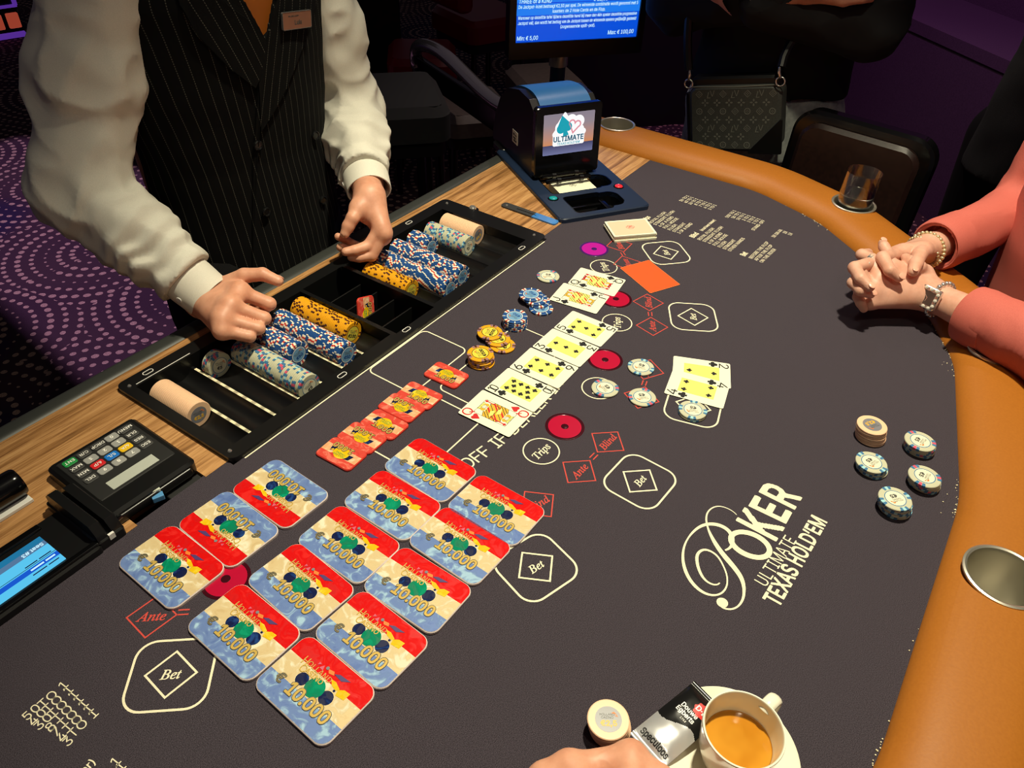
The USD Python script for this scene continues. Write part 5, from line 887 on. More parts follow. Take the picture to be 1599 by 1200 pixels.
# shirt: trunk, two sleeves, two cuffs
part(dl, 'shirt', nets(lambda P: np.minimum(sect(P, DC, DZ, np.array(DW) + 0.008, np.array(DD) + 0.008, 0.85, 1.50), np.minimum(cone(P, RS, (0.83, 1.15, 1.43), 0.066, 0.07), cone(P, LS, (0.83, 1.15, 1.43), 0.066, 0.07))), (0.56, 0.98, 0.83), (1.10, 1.32, 1.53), 0.009), 'shirt', True)
def sleeve(S, E_, Wr, seed):
    end = E_ + (Wr - E_) * 0.80
    def f(P):
        d = chain(P, [S, (S + E_) / 2, E_, (E_ + end) / 2, end], (0.074, 0.066, 0.058, 0.050, 0.042), 0.03)
        d = d + folds(P, S, E_, 0.0105, seed, 22) * 0.6 + folds(P, E_, end, 0.0105, seed + 5, 25, 0.0045) * 0.7
        n = (Wr - E_) / np.linalg.norm(Wr - E_); return np.maximum(d, (P - end) @ n)
    lo = np.min([S, E_, end], 0) - 0.095; hi = np.max([S, E_, end], 0) + 0.095
    part(dl, 'sleeve', nets(f, lo, hi, 0.0042), 'shirt', True)
    n = (Wr - E_) / np.linalg.norm(Wr - E_); x = np.cross(n, [0, 0, 1.0]); x /= np.linalg.norm(x); y = np.cross(n, x); L = np.linalg.norm(Wr - end)
    c = lathe([(0.0385, -0.006), (0.0415, -0.004), (0.0422, 0.01), (0.0405, L * 0.9), (0.0395, L * 0.93), (0.0372, L * 0.92), (0.0365, 0.01), (0.0385, -0.006)], 48)
    c.vertices[:, 1] *= 0.86; c.vertices[:, :2] *= (1 + 0.03 * np.sin(3 * np.arctan2(c.vertices[:, 1], c.vertices[:, 0])))[:, None]
    cf = part(dl, 'cuff', frame(c, end - n * 0.002, x, y, n), 'shirt', 50)
    part(cf, 'cuff_button', frame(lathe([(0, 0.0015), (0.004, 0.0015), (0.0048, 0.0005), (0.0045, 0), (0, 0)], 16), end + n * 0.02 + x * 0.043, y, n, x), 'label_white')
sleeve(RS, RE, RW, 11); sleeve(LS, LE, LW, 23)
part(dl, 'trousers', nets(lambda P: smin(smin(chain(P, [(0.745, 1.16, 0.90), (0.735, 1.18, 0.47), (0.735, 1.20, 0.06)], (0.105, 0.085, 0.075)), chain(P, [(0.915, 1.16, 0.90), (0.925, 1.18, 0.47), (0.925, 1.20, 0.06)], (0.105, 0.085, 0.075)), 0.03), sect(P, DC, DZ, np.array(DW) + 0.012, np.array(DD) + 0.012, 0.80, 1.0), 0.03), (0.58, 0.98, 0.0), (1.08, 1.34, 1.02), 0.014), 'black_cloth', True)
for x in (0.735, 0.925): part(dl, 'shoe', bx(x - 0.048, x + 0.048, 1.06, 1.27, 0.0, 0.075, 0.03), 'black_gloss')
# waistcoat: deep V, armholes cut away
VW, VD = np.array(DW) + 0.022, np.array(DD) + 0.017
def front(x, z, off=0.0): w, d = np.interp(z, DZ, VW) + off, np.interp(z, DZ, VD) + off; return DC[1] - d * np.sqrt(np.clip(1 - ((x - DC[0]) / w) ** 2, 0.02, 1))
def fp(px, py):                                                     # the waistcoat's front seen in a pixel, as (x, z)
    y = 1.02
    for _ in range(4): q = ony(px, py, y); y = float(front(q[0], q[2]))
    return (q[0], q[2])
vtip = fp(412, 62)
def vest(P):
    d = sect(P, DC, DZ, VW, VD, 0.86, 1.47) + 0.003 * (meshkit.noise(P * np.array([14, 14, 22]), 9) - 0.5)
    for S, s in ((RS, -1), (LS, 1)): d = np.maximum(d, -cone(P, S + np.array([s * 0.02, 0, 0.03]), S + np.array([s * 0.045, 0, -0.16]), 0.085, 0.06))
    v = (vtip[1] - P[..., 2]) * 0.9 + np.abs(P[..., 0] - vtip[0] - 0.006) * 2.0
    return np.where(P[..., 1] < 1.14, np.maximum(d, -v * 0.5), d)
vest_ = part(dl, 'waistcoat', nets(vest, (0.62, 0.985, 0.84), (1.04, 1.33, 1.50), 0.006), 'vest_cloth', True)
part(dl, 'tie', nets(lambda P: np.maximum(sect(P, DC, DZ, np.array(DW) + 0.0125, np.array(DD) + 0.0125, vtip[1] - 0.04, 1.46), np.maximum(np.abs(P[..., 0] - vtip[0]) - 0.055, P[..., 1] - 1.12)), (0.72, 0.98, 1.20), (0.92, 1.14, 1.48), 0.006), 'tie_brown', True)
def onfront(g, o0, o1, seg=0.012):
    m = slab(g.segmentize(seg), 0, 1); m = m.subdivide() if len(m.faces) < 3000 else m; v = m.vertices.copy()
    m.vertices = np.c_[v[:, 0], front(v[:, 0], v[:, 1]) - (o0 + (o1 - o0) * v[:, 2]), v[:, 1]]; m.fix_normals(); return m
lapL = Polygon([fp(*c) for c in ((262, -40), (330, -40), (380, 8), (411, 64), (402, 118), (394, 136), (352, 104), (300, 52), (272, 5))])
lapR = Polygon([fp(*c) for c in ((440, -40), (500, -40), (486, 20), (462, 90), (436, 152), (404, 205), (400, 130), (413, 64), (424, 20))])
part(dl, 'lapel', onfront(lapR, 0.002, 0.0065), 'lapel_cloth', 40); part(dl, 'lapel', onfront(lapL, 0.004, 0.0085), 'lapel_cloth_right', 40)
part(dl, 'front_edge', onfront(LineString([fp(*c) for c in ((412, 64), (404, 130), (399, 215), (396, 330), (393, 470))]).buffer(0.0035), 0.001, 0.0042), 'vest_cloth', 40)
for px, py in ((400, 226), (490, 211), (413, 330), (502, 312), (424, 428), (502, 394)):
    x, z = fp(px, py); y = float(front(x, z)); b_ = part(dl, 'waistcoat_button', frame(lathe([(0, 0.003), (0.005, 0.0028), (0.0068, 0.0042), (0.0082, 0.003), (0.0085, 0), (0, 0)], 24), (x, y - 0.003, z), (1, 0, 0), (0, 0, 1), (0, -1, 0)), 'suit_button', 40)
(xa, za), (xb, zb) = fp(430, 32), fp(480, 28); cxm, czm = fp(455, 29)
yb = float(front(cxm, czm)); bu = np.array([xb - xa, front(xb, zb) - front(xa, za), 0]); bu[2] = 0.012 * 0; bu[1] *= 0.5; bu = bu / np.linalg.norm(bu); bn = np.cross(bu, [0, 0, 1.0]); bup = np.cross(bn, bu)
bu2 = bu * math.cos(math.radians(-7)) + bup * math.sin(math.radians(-7)); bup2 = np.cross(bn, bu2)
bd = part(dl, 'name_badge', frame(bslab(rrect(0.064, 0.025, 0.002), 0, 0.003, 0.0006), (cxm, yb - 0.010, czm), bu2, bup2, bn), 'badge', 30)
part(bd, 'badge_frame', frame(slab(ring(rrect(0.065, 0.026, 0.0025), 0.0009), 0.0, 0.0034), (cxm, yb - 0.010, czm), bu2, bup2, bn), 'chrome', False)
part(bd, 'badge_print', frame(slab(unary_union([mv(text('Luis', 0.0062, bold=1, anchor='c', px=40), 0.002, -0.006), mv(text('HOLLAND CASINO', 0.0019, anchor='l', px=40), -0.020, 0.0055)]), 0.003, 0.0033), (cxm, yb - 0.010, czm), bu2, bup2, bn), 'ink_grey', False)

# the woman in coral with clasped hands
wm = thing('person', 'woman in a coral sweater with jewelled watch resting her clasped hands on the rail', 'person', (0, 0, 0))
nw, fw_ = z7(1150, 900, 0.047), z7(1110, 345, 0.066)
nE, fE = np.array([1.190, -0.200, TZ + 0.078]), np.array([1.700, -0.055, TZ + 0.075]); nS, fS = np.array([1.42, -0.27, 1.27]), np.array([1.735, -0.085, 1.26])
n_i, n_m, n_r, n_p = z7(640, 560, 0.082), z7(520, 690, 0.072), z7(440, 830, 0.058), z7(420, 960, 0.042)
N_palm = [([nE + (nw - nE) * 0.55, nw], (0.031, 0.0235)), ([nw, n_i], (0.022, 0.013)), ([nw, n_m], (0.022, 0.013)), ([nw, n_r], (0.021, 0.012)), ([nw, n_p], (0.0195, 0.0115)), ([n_i, n_m, n_r, n_p], (0.012, 0.012, 0.0115, 0.011)), ([nw, z7(1030, 640, 0.070)], (0.021, 0.0145)), ([z7(1030, 640, 0.07), n_i], (0.014, 0.011))]
N_f = [([n_i, z7(640, 420, 0.095), z7(585, 330, 0.100), z7(570, 290, 0.098)], (0.0108, 0.0098, 0.0088, 0.0075)), ([n_m, z7(440, 470, 0.090), z7(330, 420, 0.088), z7(400, 405, 0.080)], (0.0108, 0.0098, 0.0095, 0.0085)),
       ([n_r, z7(330, 640, 0.078), z7(300, 560, 0.086), z7(420, 560, 0.080)], (0.0102, 0.0095, 0.0085, 0.0075)), ([n_p, z7(300, 860, 0.052), z7(290, 780, 0.060), z7(380, 740, 0.060)], (0.0095, 0.0085, 0.0075, 0.0068)),
       ([z7(1030, 640, 0.070), z7(980, 560, 0.088), z7(900, 500, 0.094), z7(830, 460, 0.092)], (0.0145, 0.0112, 0.0098, 0.0082))]
f_i, f_m, f_r, f_p = z7(800, 400, 0.085), z7(690, 440, 0.075), z7(600, 520, 0.062), z7(560, 600, 0.048)
F_palm = [([fE + (fw_ - fE) * 0.55, fw_], (0.031, 0.0235)), ([fw_, f_i], (0.022, 0.013)), ([fw_, f_m], (0.022, 0.013)), ([fw_, f_r], (0.021, 0.012)), ([fw_, f_p], (0.0195, 0.0115)), ([f_i, f_m, f_r, f_p], (0.012, 0.012, 0.0115, 0.011)), ([fw_, z7(1010, 380, 0.088)], (0.021, 0.0145)), ([z7(1010, 380, 0.088), f_i], (0.014, 0.011))]
F_f = [([f_i, z7(570, 455, 0.100), z7(650, 600, 0.096), z7(755, 680, 0.088)], (0.0110, 0.0108, 0.0095, 0.0078)), ([f_m, z7(250, 570, 0.092), z7(320, 690, 0.090), z7(425, 790, 0.084)], (0.0108, 0.0105, 0.0095, 0.0078)),
       ([f_r, z7(235, 740, 0.074), z7(320, 830, 0.072), z7(430, 870, 0.066)], (0.0100, 0.0098, 0.0088, 0.0074)), ([f_p, z7(290, 900, 0.052), z7(320, 970, 0.044), z7(355, 1035, 0.036)], (0.0092, 0.0086, 0.0078, 0.0068)),
       ([z7(1030, 370, 0.085), z7(985, 430, 0.098), z7(950, 520, 0.098), z7(918, 610, 0.094)], (0.0155, 0.0118, 0.0108, 0.0088))]
WZ = [0.55, 0.70, 0.85, 1.0, 1.15, 1.25, 1.31, 1.36]; WWd = [0.19, 0.175, 0.155, 0.165, 0.175, 0.165, 0.11, 0.055]; WDp = [0.14, 0.125, 0.11, 0.125, 0.13, 0.11, 0.085, 0.055]
wc_, wr_ = (1.600, -0.190), 28.0
def wtrunk(P, o): return sect(rotz(P, wc_, wr_), wc_, WZ, np.array(WWd) + o, np.array(WDp) + o, 0.60, 1.40)
wcore = [nets(lambda P: np.minimum(wtrunk(P, -0.008), np.minimum(chain(P, [(1.66, -0.22, 0.66), (1.51, 0.06, 0.64), (1.54, 0.03, 0.25)], (0.08, 0.055, 0.04)), chain(P, [(1.53, -0.30, 0.66), (1.36, -0.05, 0.64), (1.40, -0.08, 0.25)], (0.08, 0.055, 0.04)))), (1.20, -0.45, 0.18), (1.90, 0.18, 1.42), 0.013)]
head(wm, wcore, (1.545, -0.105, 1.50), wr_ + 8, 'hair_grey')
wcore += [hand_mesh(N_palm, N_f, 0.0021, 0.004), hand_mesh(F_palm, F_f, 0.0021, 0.004)]
wb = part(wm, 'body', trimesh.util.concatenate(wcore), 'skin_pink', True)
view = -FW * 0.8 + UP * 0.3
for tip, prev in ((F_f[0][0][3], F_f[0][0][2]), (F_f[1][0][3], F_f[1][0][2]), (F_f[2][0][3], F_f[2][0][2]), (F_f[4][0][3], F_f[4][0][2]), (N_f[0][0][3], N_f[0][0][1])): nail(wb, tip, prev, view)
def wsleeve(S, E_, Wr, cutat, seed, r1):
    end = E_ + (Wr - E_) * cutat; n = (Wr - E_) / np.linalg.norm(Wr - E_)
    def f(P):
        d = chain(P, [S, E_, end], (0.066, 0.051, r1), 0.03) + folds(P, S, E_, 0.006, seed, 22) * 0.5 + folds(P, E_, end, 0.005, seed + 2, 24) * 0.6
        d = np.maximum(d, (P - end) @ n); inner = cone(P, E_, end + n * 0.02, r1 - 0.008, r1 - 0.006); return np.where((P - end) @ n > -0.035, np.maximum(d, -inner), d)
    lo = np.min([S, E_, end], 0) - 0.09; hi = np.max([S, E_, end], 0) + 0.09; part(wm, 'sleeve', nets(f, lo, hi, 0.0048), 'coral_knit', True)
    x = np.cross(n, [0, 0, 1.0]); x /= np.linalg.norm(x); y = np.cross(n, x)
    part(wm, 'turned_cuff', frame(lathe([(r1 - 0.001, -0.052), (r1 + 0.005, -0.050), (r1 + 0.0062, -0.02), (r1 + 0.004, -0.001), (r1 + 0.001, 0.001), (r1 - 0.004, -0.003)], 48), end, x, y, n), 'coral_knit', 50)
wsleeve(nS, nE, nw, 0.73, 31, 0.043); wsleeve(fS, fE, fw_, 0.95, 41, 0.042)
part(wm, 'sweater', nets(lambda P: np.minimum(wtrunk(P, 0.012) + 0.004 * (meshkit.noise(P * 16, 4) - 0.5), np.minimum(cone(P, nS, (1.57, -0.17, 1.29), 0.070, 0.08), cone(P, fS, (1.57, -0.17, 1.29), 0.070, 0.08))), (1.28, -0.45, 0.60), (1.92, 0.12, 1.42), 0.009), 'coral_knit', True)
part(wm, 'trousers', nets(lambda P: smin(chain(P, [(1.66, -0.22, 0.66), (1.51, 0.06, 0.64), (1.54, 0.03, 0.25)], (0.10, 0.075, 0.06)), chain(P, [(1.53, -0.30, 0.66), (1.36, -0.05, 0.64), (1.40, -0.08, 0.25)], (0.10, 0.075, 0.06)), 0.02), (1.18, -0.45, 0.15), (1.86, 0.20, 0.80), 0.014), 'black_cloth', True)
def circlet(parent, name, c, n, r, k, br, m, sq=0.82, ph=0.0):
    x = np.cross(n, [0, 0, 1.0]); x /= np.linalg.norm(x); y = np.cross(n, x); out = []
    for t in np.arange(k) * 2 * np.pi / k + ph: b = trimesh.creation.icosphere(2, br); b.apply_translation(c + x * r * math.cos(t) + y * r * sq * math.sin(t)); out.append(b)
    return [part(parent, name, b, m, True) for b in out]
fn = (fw_ - fE) / np.linalg.norm(fw_ - fE); nn = (nw - nE) / np.linalg.norm(nw - nE)
br1 = thing('bead_bracelet', 'double string of small golden beads round the wrist farther from the camera', 'bracelet', (0, 0, 0))
circlet(br1, 'bead', fw_ + fn * 0.012, (fn + np.array([0, 0, 0.25])) / np.linalg.norm(fn + np.array([0, 0, 0.25])), 0.0325, 28, 0.0038, 'gold_beads', 0.9); circlet(br1, 'bead', fw_ + fn * 0.022, (fn + np.array([0, 0, -0.25])) / np.linalg.norm(fn + np.array([0, 0, -0.25])), 0.0300, 30, 0.0030, 'gold_beads', 0.9)
wt = thing('wrist_watch', 'square silver wristwatch with crystal-studded bezel on the nearer wrist', 'watch', (0, 0, 0))
wview = -FW * 0.9 - UP * 0.30 - RT * 0.35; wx = np.cross(nn, wview); wx /= np.linalg.norm(wx); wup = np.cross(wx, nn); wcen = nw - nn * 0.012 + wup * 0.0325
part(wt, 'watch_case', frame(bslab(rrect(0.036, 0.036, 0.004), 0, 0.0065, 0.0015), wcen - wup * 0.002, wx, nn, wup), 'chrome', 30); part(wt, 'dial', frame(slab(rrect(0.022, 0.022, 0.002), 0.0060, 0.0070), wcen - wup * 0.002, wx, nn, wup), 'watch_face', False)
part(wt, 'watch_hand', frame(slab(unary_union([LineString([(0, 0), (0.004, 0.005)]).buffer(0.0005), LineString([(0, 0), (-0.006, 0.001)]).buffer(0.0004)]), 0.0070, 0.0074), wcen - wup * 0.002, wx, nn, wup), 'chrome', False)
for k in range(12):
    t = (k + 0.5) / 12 * 4; s = int(t) % 4; f = (t % 1) * 2 - 1; x_, y_ = [(f, -1), (1, f), (-f, 1), (-1, -f)][s]; b = trimesh.creation.icosphere(1, 0.0032)
    part(wt, 'crystal', frame(b, wcen + wup * 0.0042, wx, nn, wup).apply_translation(wx * x_ * 0.0147 + nn * y_ * 0.0147), 'crystal', False)
circlet(wt, 'strap_link', nw - nn * 0.012, nn, 0.0300, 22, 0.0045, 'chrome', 0.95); 
bc = thing('chain_bracelet', 'silver chain bracelet beside the square watch', 'bracelet', (0, 0, 0)); circlet(bc, 'chain_link', nw + nn * 0.014, (nn + np.array([0, 0, 0.2])) / np.linalg.norm(nn + np.array([0, 0, 0.2])), 0.0300, 28, 0.0031, 'chrome', 0.95)
rg = thing('finger_ring', 'wide silver ring with a stone on the clasped hands', 'ring', (0, 0, 0)); ra_, rb_ = z7(470, 500, 0.087), z7(400, 455, 0.088); rn = (rb_ - ra_) / np.linalg.norm(rb_ - ra_); x = np.cross(rn, [0, 0, 1.0]); x /= np.linalg.norm(x)
part(rg, 'band', frame(lathe([(0.0100, -0.003), (0.0116, -0.003), (0.0116, 0.003), (0.0100, 0.003), (0.0100, -0.003)], 32), z7(435, 478, 0.0885), x, np.cross(rn, x), rn), 'chrome', 40); e = trimesh.creation.icosphere(1, 0.0028); e.apply_translation(z7(408, 520, 0.094)); part(rg, 'stone', e, 'crystal', False)

# the photographer's hand at the bottom edge
pm = thing('person', 'bare hand of a person at the bottom edge of the photo beside the coffee', 'person', (0, 0, 0))
hk = [at(850, 1216, 0.030), at(888, 1199, 0.036), at(985, 1184, 0.040), at(1030, 1222, 0.036)]
hw = at(980, 1335, 0.062)
H_palm = [([hw + (0.01, -0.14, 0.03), hw], (0.034, 0.026)), *[([hw, q], (0.022, 0.0125)) for q in hk], (hk, (0.0115, 0.012, 0.0125, 0.012))]
H_f = [([q, q + np.array([dx, dy, -0.012]), q + np.array([dx * 1.6, dy * 1.6, -0.022])], (0.0118, 0.010, 0.0085)) for q, dx, dy in ((hk[0], 0.004, 0.045), (hk[1], -0.006, 0.012), (hk[2], -0.012, 0.004))]
H_f = [([hk[0], at(815, 1232, 0.020), at(790, 1252, 0.010)], (0.0115, 0.010, 0.0085)), ([hk[1], at(845, 1238, 0.022), at(815, 1265, 0.012)], (0.0115, 0.010, 0.0085)), ([hk[2], at(930, 1238, 0.018), at(905, 1270, 0.010)], (0.0115, 0.010, 0.0085)), ([hk[3], at(1000, 1260, 0.016), at(985, 1290, 0.010)], (0.011, 0.0095, 0.008)), ([hw, at(1080, 1260, 0.04), at(1075, 1225, 0.026)], (0.018, 0.012, 0.009))]
PC, pS, pE = (0.16, -0.60), np.array([0.36, -0.52, 1.40]), hw + np.array([0.06, -0.30, 0.09])
pT = lambda P, o: sect(rotz(P, PC, 168), PC, DZ, np.array(DW) + o, np.array(DD) + o, 0.80, 1.56)
pl_ = [[(0.06, -0.60, 0.86), (0.06, -0.62, 0.47), (0.05, -0.64, 0.06)], [(0.26, -0.60, 0.86), (0.27, -0.62, 0.47), (0.28, -0.64, 0.06)]]
pcore = [nets(lambda P: np.minimum(pT(P, -0.008), np.minimum(chain(P, pl_[0], (0.085, 0.055, 0.04)), chain(P, pl_[1], (0.085, 0.055, 0.04)))), (-0.12, -0.80, 0.0), (0.44, -0.44, 1.60), 0.014), nets(lambda P: chain(P, [pS, pE, hw + (0.01, -0.12, 0.03)], (0.05, 0.042, 0.03)), np.min([pS, pE, hw], 0) - 0.08, np.max([pS, pE, hw], 0) + 0.08, 0.012)]
head(pm, pcore, (0.14, -0.54, 1.665), 168, 'hair_brown')
part(pm, 'body', trimesh.util.concatenate(pcore + [hand_mesh(H_palm, H_f, 0.0024)]), 'skin', True)
part(pm, 'sleeve', nets(lambda P: np.maximum(chain(P, [pS, pE, hw + (0.004, -0.05, 0.012)], (0.075, 0.058, 0.040), 0.03) + folds(P, pS, pE, 0.006, 51, 22), (P - (hw + (0.004, -0.05, 0.012))) @ np.array([-0.1, 0.97, -0.2])), np.min([pS, pE, hw], 0) - 0.1, np.max([pS, pE, hw], 0) + 0.1, 0.009), 'charcoal_cloth', True)
part(pm, 'sweater', nets(lambda P: pT(P, 0.014), (-0.12, -0.80, 0.86), (0.44, -0.42, 1.52), 0.012), 'charcoal_cloth', True)
part(pm, 'trousers', nets(lambda P: smin(np.minimum(chain(P, pl_[0], (0.105, 0.085, 0.075)), chain(P, pl_[1], (0.105, 0.085, 0.075))), np.maximum(pT(P, 0.008), P[..., 2] - 0.98), 0.03), (-0.12, -0.80, 0.0), (0.44, -0.42, 1.02), 0.014), 'black_cloth', True)

# ---------------------------------------------------------------- people and furniture beyond the table
gs = thing('person', 'standing person with crossed arms in black jacket and pale jeans behind the far rail', 'person', (0, 0, 0))
GC = (2.16, 0.62); GZ = [0.80, 0.95, 1.10, 1.25, 1.40, 1.46, 1.52, 1.58]; GW = [0.175, 0.18, 0.17, 0.19, 0.20, 0.15, 0.075, 0.06]; GD = [0.12, 0.125, 0.12, 0.13, 0.125, 0.10, 0.075, 0.062]
def gt(P, o, z0=0.8, z1=1.58): return sect(rotz(P, GC, -75), GC, GZ, np.array(GW) + o, np.array(GD) + o, z0, z1)
sA, eA, wA = np.array([2.12, 0.84, 1.42]), np.array([2.02, 0.86, 1.17]), np.array([1.955, 0.60, 1.235])
sB, eB, wB = np.array([2.20, 0.40, 1.42]), np.array([2.06, 0.385, 1.19]), np.array([1.945, 0.62, 1.215])
gl_ = [([(2.18, 0.73, 0.88), (2.19, 0.735, 0.48), (2.22, 0.74, 0.06)], (0.08, 0.055, 0.04)), ([(2.20, 0.52, 0.88), (2.21, 0.52, 0.48), (2.24, 0.52, 0.06)], (0.08, 0.055, 0.04))]
gcore = [nets(lambda P: np.minimum(gt(P, -0.006), np.minimum(chain(P, *gl_[0]), chain(P, *gl_[1]))), (1.9, 0.36, 0.0), (2.42, 0.9, 1.62), 0.013)]
head(gs, gcore, (2.10, 0.635, 1.69), -75, 'hair_brown')
def ghand(w, d1, d2, s):
    d1 = np.array(d1, float); up = np.array([0, 0, 1.0]); k = [w + d1 * 0.085 + up * (0.03 - 0.02 * i) for i in range(4)]
    return hand_mesh([([w - d1 * 0.08, w], (0.032, 0.025)), *[([w, q], (0.021, 0.0125)) for q in k]], [([q, q + d1 * 0.038 + np.array(d2) * 0.012, q + d1 * 0.05 + np.array(d2) * 0.035], (0.011, 0.0095, 0.008)) for q in k] + [([w, w + d1 * 0.03 + up * 0.045, w + d1 * 0.06 + up * 0.058], (0.016, 0.012, 0.0095))], 0.0035)
gcore += [ghand(onx(1262, -14, 1.95), (0.1, -0.95, 0.25), (0.9, 0, -0.2), 1), ghand(onx(1124, -16, 1.93), (0.15, 0.9, 0.3), (0.9, 0, -0.2), 1)]
part(gs, 'body', trimesh.util.concatenate(gcore), 'skin', True)
def gsl(S, E_, Wr, seed): part(gs, 'sleeve', nets(lambda P: chain(P, [S, E_, Wr], (0.078, 0.068, 0.048), 0.03) + folds(P, E_, Wr, 0.008, seed, 20), np.min([S, E_, Wr], 0) - 0.1, np.max([S, E_, Wr], 0) + 0.1, 0.007), 'black_cloth', True)
gsl(sA, eA, wA, 3); gsl(sB, eB, wB, 8)
part(gs, 'jacket', nets(lambda P: gt(P, 0.028, 0.985, 1.5) + 0.012 * (meshkit.noise(P * 12, 2) - 0.5), (1.88, 0.33, 0.88), (2.46, 0.92, 1.54), 0.009), 'black_cloth', True)
part(gs, 'jeans', nets(lambda P: smin(np.minimum(chain(P, gl_[0][0], (0.108, 0.078, 0.07)), chain(P, gl_[1][0], (0.108, 0.078, 0.07))), gt(P, 0.012, 0.82, 0.98), 0.03) + folds(P, (2.2, 0.62, 0.95), (2.2, 0.62, 0.3), 0.01, 6, 16), (1.96, 0.36, 0.0), (2.42, 0.90, 1.02), 0.010), 'denim', True)
# shoulder bag with a monogram pattern
b00, b10, b11, b01 = onx(1070, 212, 1.93), onx(1212, 222, 1.95), onx(1226, 128, 1.95), onx(1082, 140, 1.93)
bu = (b10 - b00 + b11 - b01) / 2; bw = np.linalg.norm(bu); bu /= bw; bv = (b01 - b00 + b11 - b10) / 2; bh = np.linalg.norm(bv); bv = bv - bu * (bv @ bu); bv /= np.linalg.norm(bv); bn2 = np.cross(bu, bv); bc0 = (b00 + b10 + b11 + b01) / 4
bg = thing('shoulder_bag', 'dark grey monogrammed shoulder bag hanging in front of the standing person', 'bag', (0, 0, 0))
bh *= 1.25; bc0 = bc0 - bv * bh * 0.1
part(bg, 'front_panel', frame(bslab(rrect(bw, bh, 0.025), -0.055, 0, 0.008), bc0, bu, bv, bn2), 'bag_canvas', 30)
part(bg, 'top_flap', frame(bslab(rrect(bw * 0.97, 0.03, 0.01, 0, bh / 2 + 0.004), -0.05, -0.012, 0.006), bc0, bu, bv, bn2), 'bag_leather', 30)
part(bg, 'zip_line', frame(tube([(-bw * 0.46, bh / 2 - 0.002, -0.004), (0, bh / 2 - 0.004, -0.003), (bw * 0.47, bh / 2 - 0.001, -0.004)], 0.0016, 8), bc0, bu, bv, bn2), 'bag_print')
part(bg, 'side_trim', frame(tube([(-bw / 2, -bh / 2 + 0.02, -0.02), (-bw / 2 - 0.001, bh / 2 - 0.02, -0.02)], 0.012, 10), bc0, bu, bv, bn2), 'bag_leather')
part(bg, 'corner_patch', frame(bslab(Polygon([(bw * 0.18, -bh / 2), (bw / 2 + 0.002, -bh / 2), (bw / 2 + 0.002, -bh * 0.02)]).buffer(0.004), -0.002, 0.0025, 0.001), bc0, bu, bv, bn2), 'bag_leather', 30)
flower = unary_union([affinity.rotate(affinity.scale(Point(0, 0.0058).buffer(0.0034, 6), 0.62, 1.0), 90 * k, origin=(0, 0)) for k in range(4)]); fourd = ring(Polygon([(0.0085, 0), (0, 0.0085), (-0.0085, 0), (0, -0.0085)]).buffer(0.0008), 0.0014).union(affinity.scale(flower, 0.5, 0.5, origin=(0, 0))); fcirc = ring(Point(0, 0).buffer(0.0082, 12), 0.0022).union(affinity.scale(flower, 0.45, 0.45, origin=(0, 0)))
lv = unary_union([mv(text('L', 0.0155, italic=0.25, px=40), -0.0085, -0.010), mv(text('V', 0.0145, px=40), -0.0035, -0.0055)])
lim = rrect(bw - 0.012, bh - 0.02, 0.02)
ry = 0.0215; rx_ = 0.031
for r_i in range(-4, 5):
    y = bh / 2 - 0.020 - ry * (r_i + 4); odd = (r_i + 4) % 4
    for c_i in range(-4, 5):
        x = c_i * rx_ + (rx_ / 2 if odd in (1, 3) else 0.0) + 0.004
        if abs(x) > bw / 2 - 0.014 or abs(y) > bh / 2 - 0.016 or (x > bw * 0.16 and y < -bh * 0.12 + (x - bw * 0.3)): continue
        g = flower if odd in (1, 3) else (lv if c_i % 2 == 0 else fourd) if odd == 0 else (fourd if c_i % 2 == 0 else fcirc)
        part(bg, 'monogram_print', frame(slab(mv(g, x, y), 0, 0.0004), bc0 + bn2 * 0.0001, bu, bv, bn2), 'bag_print', False)
for s, px, py in ((-1, 1082, 132), (1, 1222, 126)):
    o = bc0 + bu * s * bw * 0.49 + bv * (bh / 2 + 0.008) + bn2 * 0.004; tor = trimesh.creation.torus(0.0105, 0.0022, 24, 8)
    part(bg, 'strap_ring', frame(tor, o, bu, bv, bn2), 'chrome', True); part(bg, 'strap_clip', frame(tube([(0, 0.008, 0), (0.004 * -s, 0.022, 0.002), (0.003 * -s, 0.034, 0)], [0.003, 0.0042, 0.003], 10), o, bu, bv, bn2), 'chrome', True)
sp0 = bc0 + bu * -bw * 0.49 + bv * (bh / 2 + 0.04); sp1 = bc0 + bu * bw * 0.49 + bv * (bh / 2 + 0.04)
part(bg, 'strap', tube(spline([sp0, sp0 + (0.02, 0.03, 0.10), (2.03, 0.80, 1.36), (2.20, 0.74, 1.50), (2.26, 0.55, 1.46), (2.1, 0.44, 1.30), sp1 + (0.03, 0, 0.05), sp1], 60), 0.011, 10), 'bag_leather')

# charcoal-jacketed guest at the right edge
cg = thing('person', 'person in a charcoal jacket and black trousers behind the brown chair at the right edge', 'person', (0, 0, 0))
CC_ = (2.52, -0.09); CZ_ = [0.76, 0.95, 1.10, 1.25, 1.40, 1.47, 1.53, 1.58]; CW_ = [0.20, 0.19, 0.175, 0.19, 0.195, 0.15, 0.075, 0.06]; CD_ = [0.15, 0.13, 0.12, 0.13, 0.125, 0.10, 0.075, 0.062]
ct_ = lambda P, o, z0=0.8: sect(rotz(P, CC_, -60), CC_, CZ_, np.array(CW_) + o, np.array(CD_) + o, z0, 1.56)
cl_ = [([(2.54, 0.02, 0.86), (2.55, 0.02, 0.47), (2.58, 0.02, 0.05)], (0.09, 0.065, 0.05)), ([(2.50, -0.19, 0.86), (2.51, -0.19, 0.47), (2.54, -0.19, 0.05)], (0.09, 0.065, 0.05))]
ccore = [nets(lambda P: np.minimum(ct_(P, -0.008), np.minimum(chain(P, *cl_[0]), chain(P, *cl_[1]))), (2.2, -0.42, 0), (2.85, 0.22, 1.6), 0.014)]
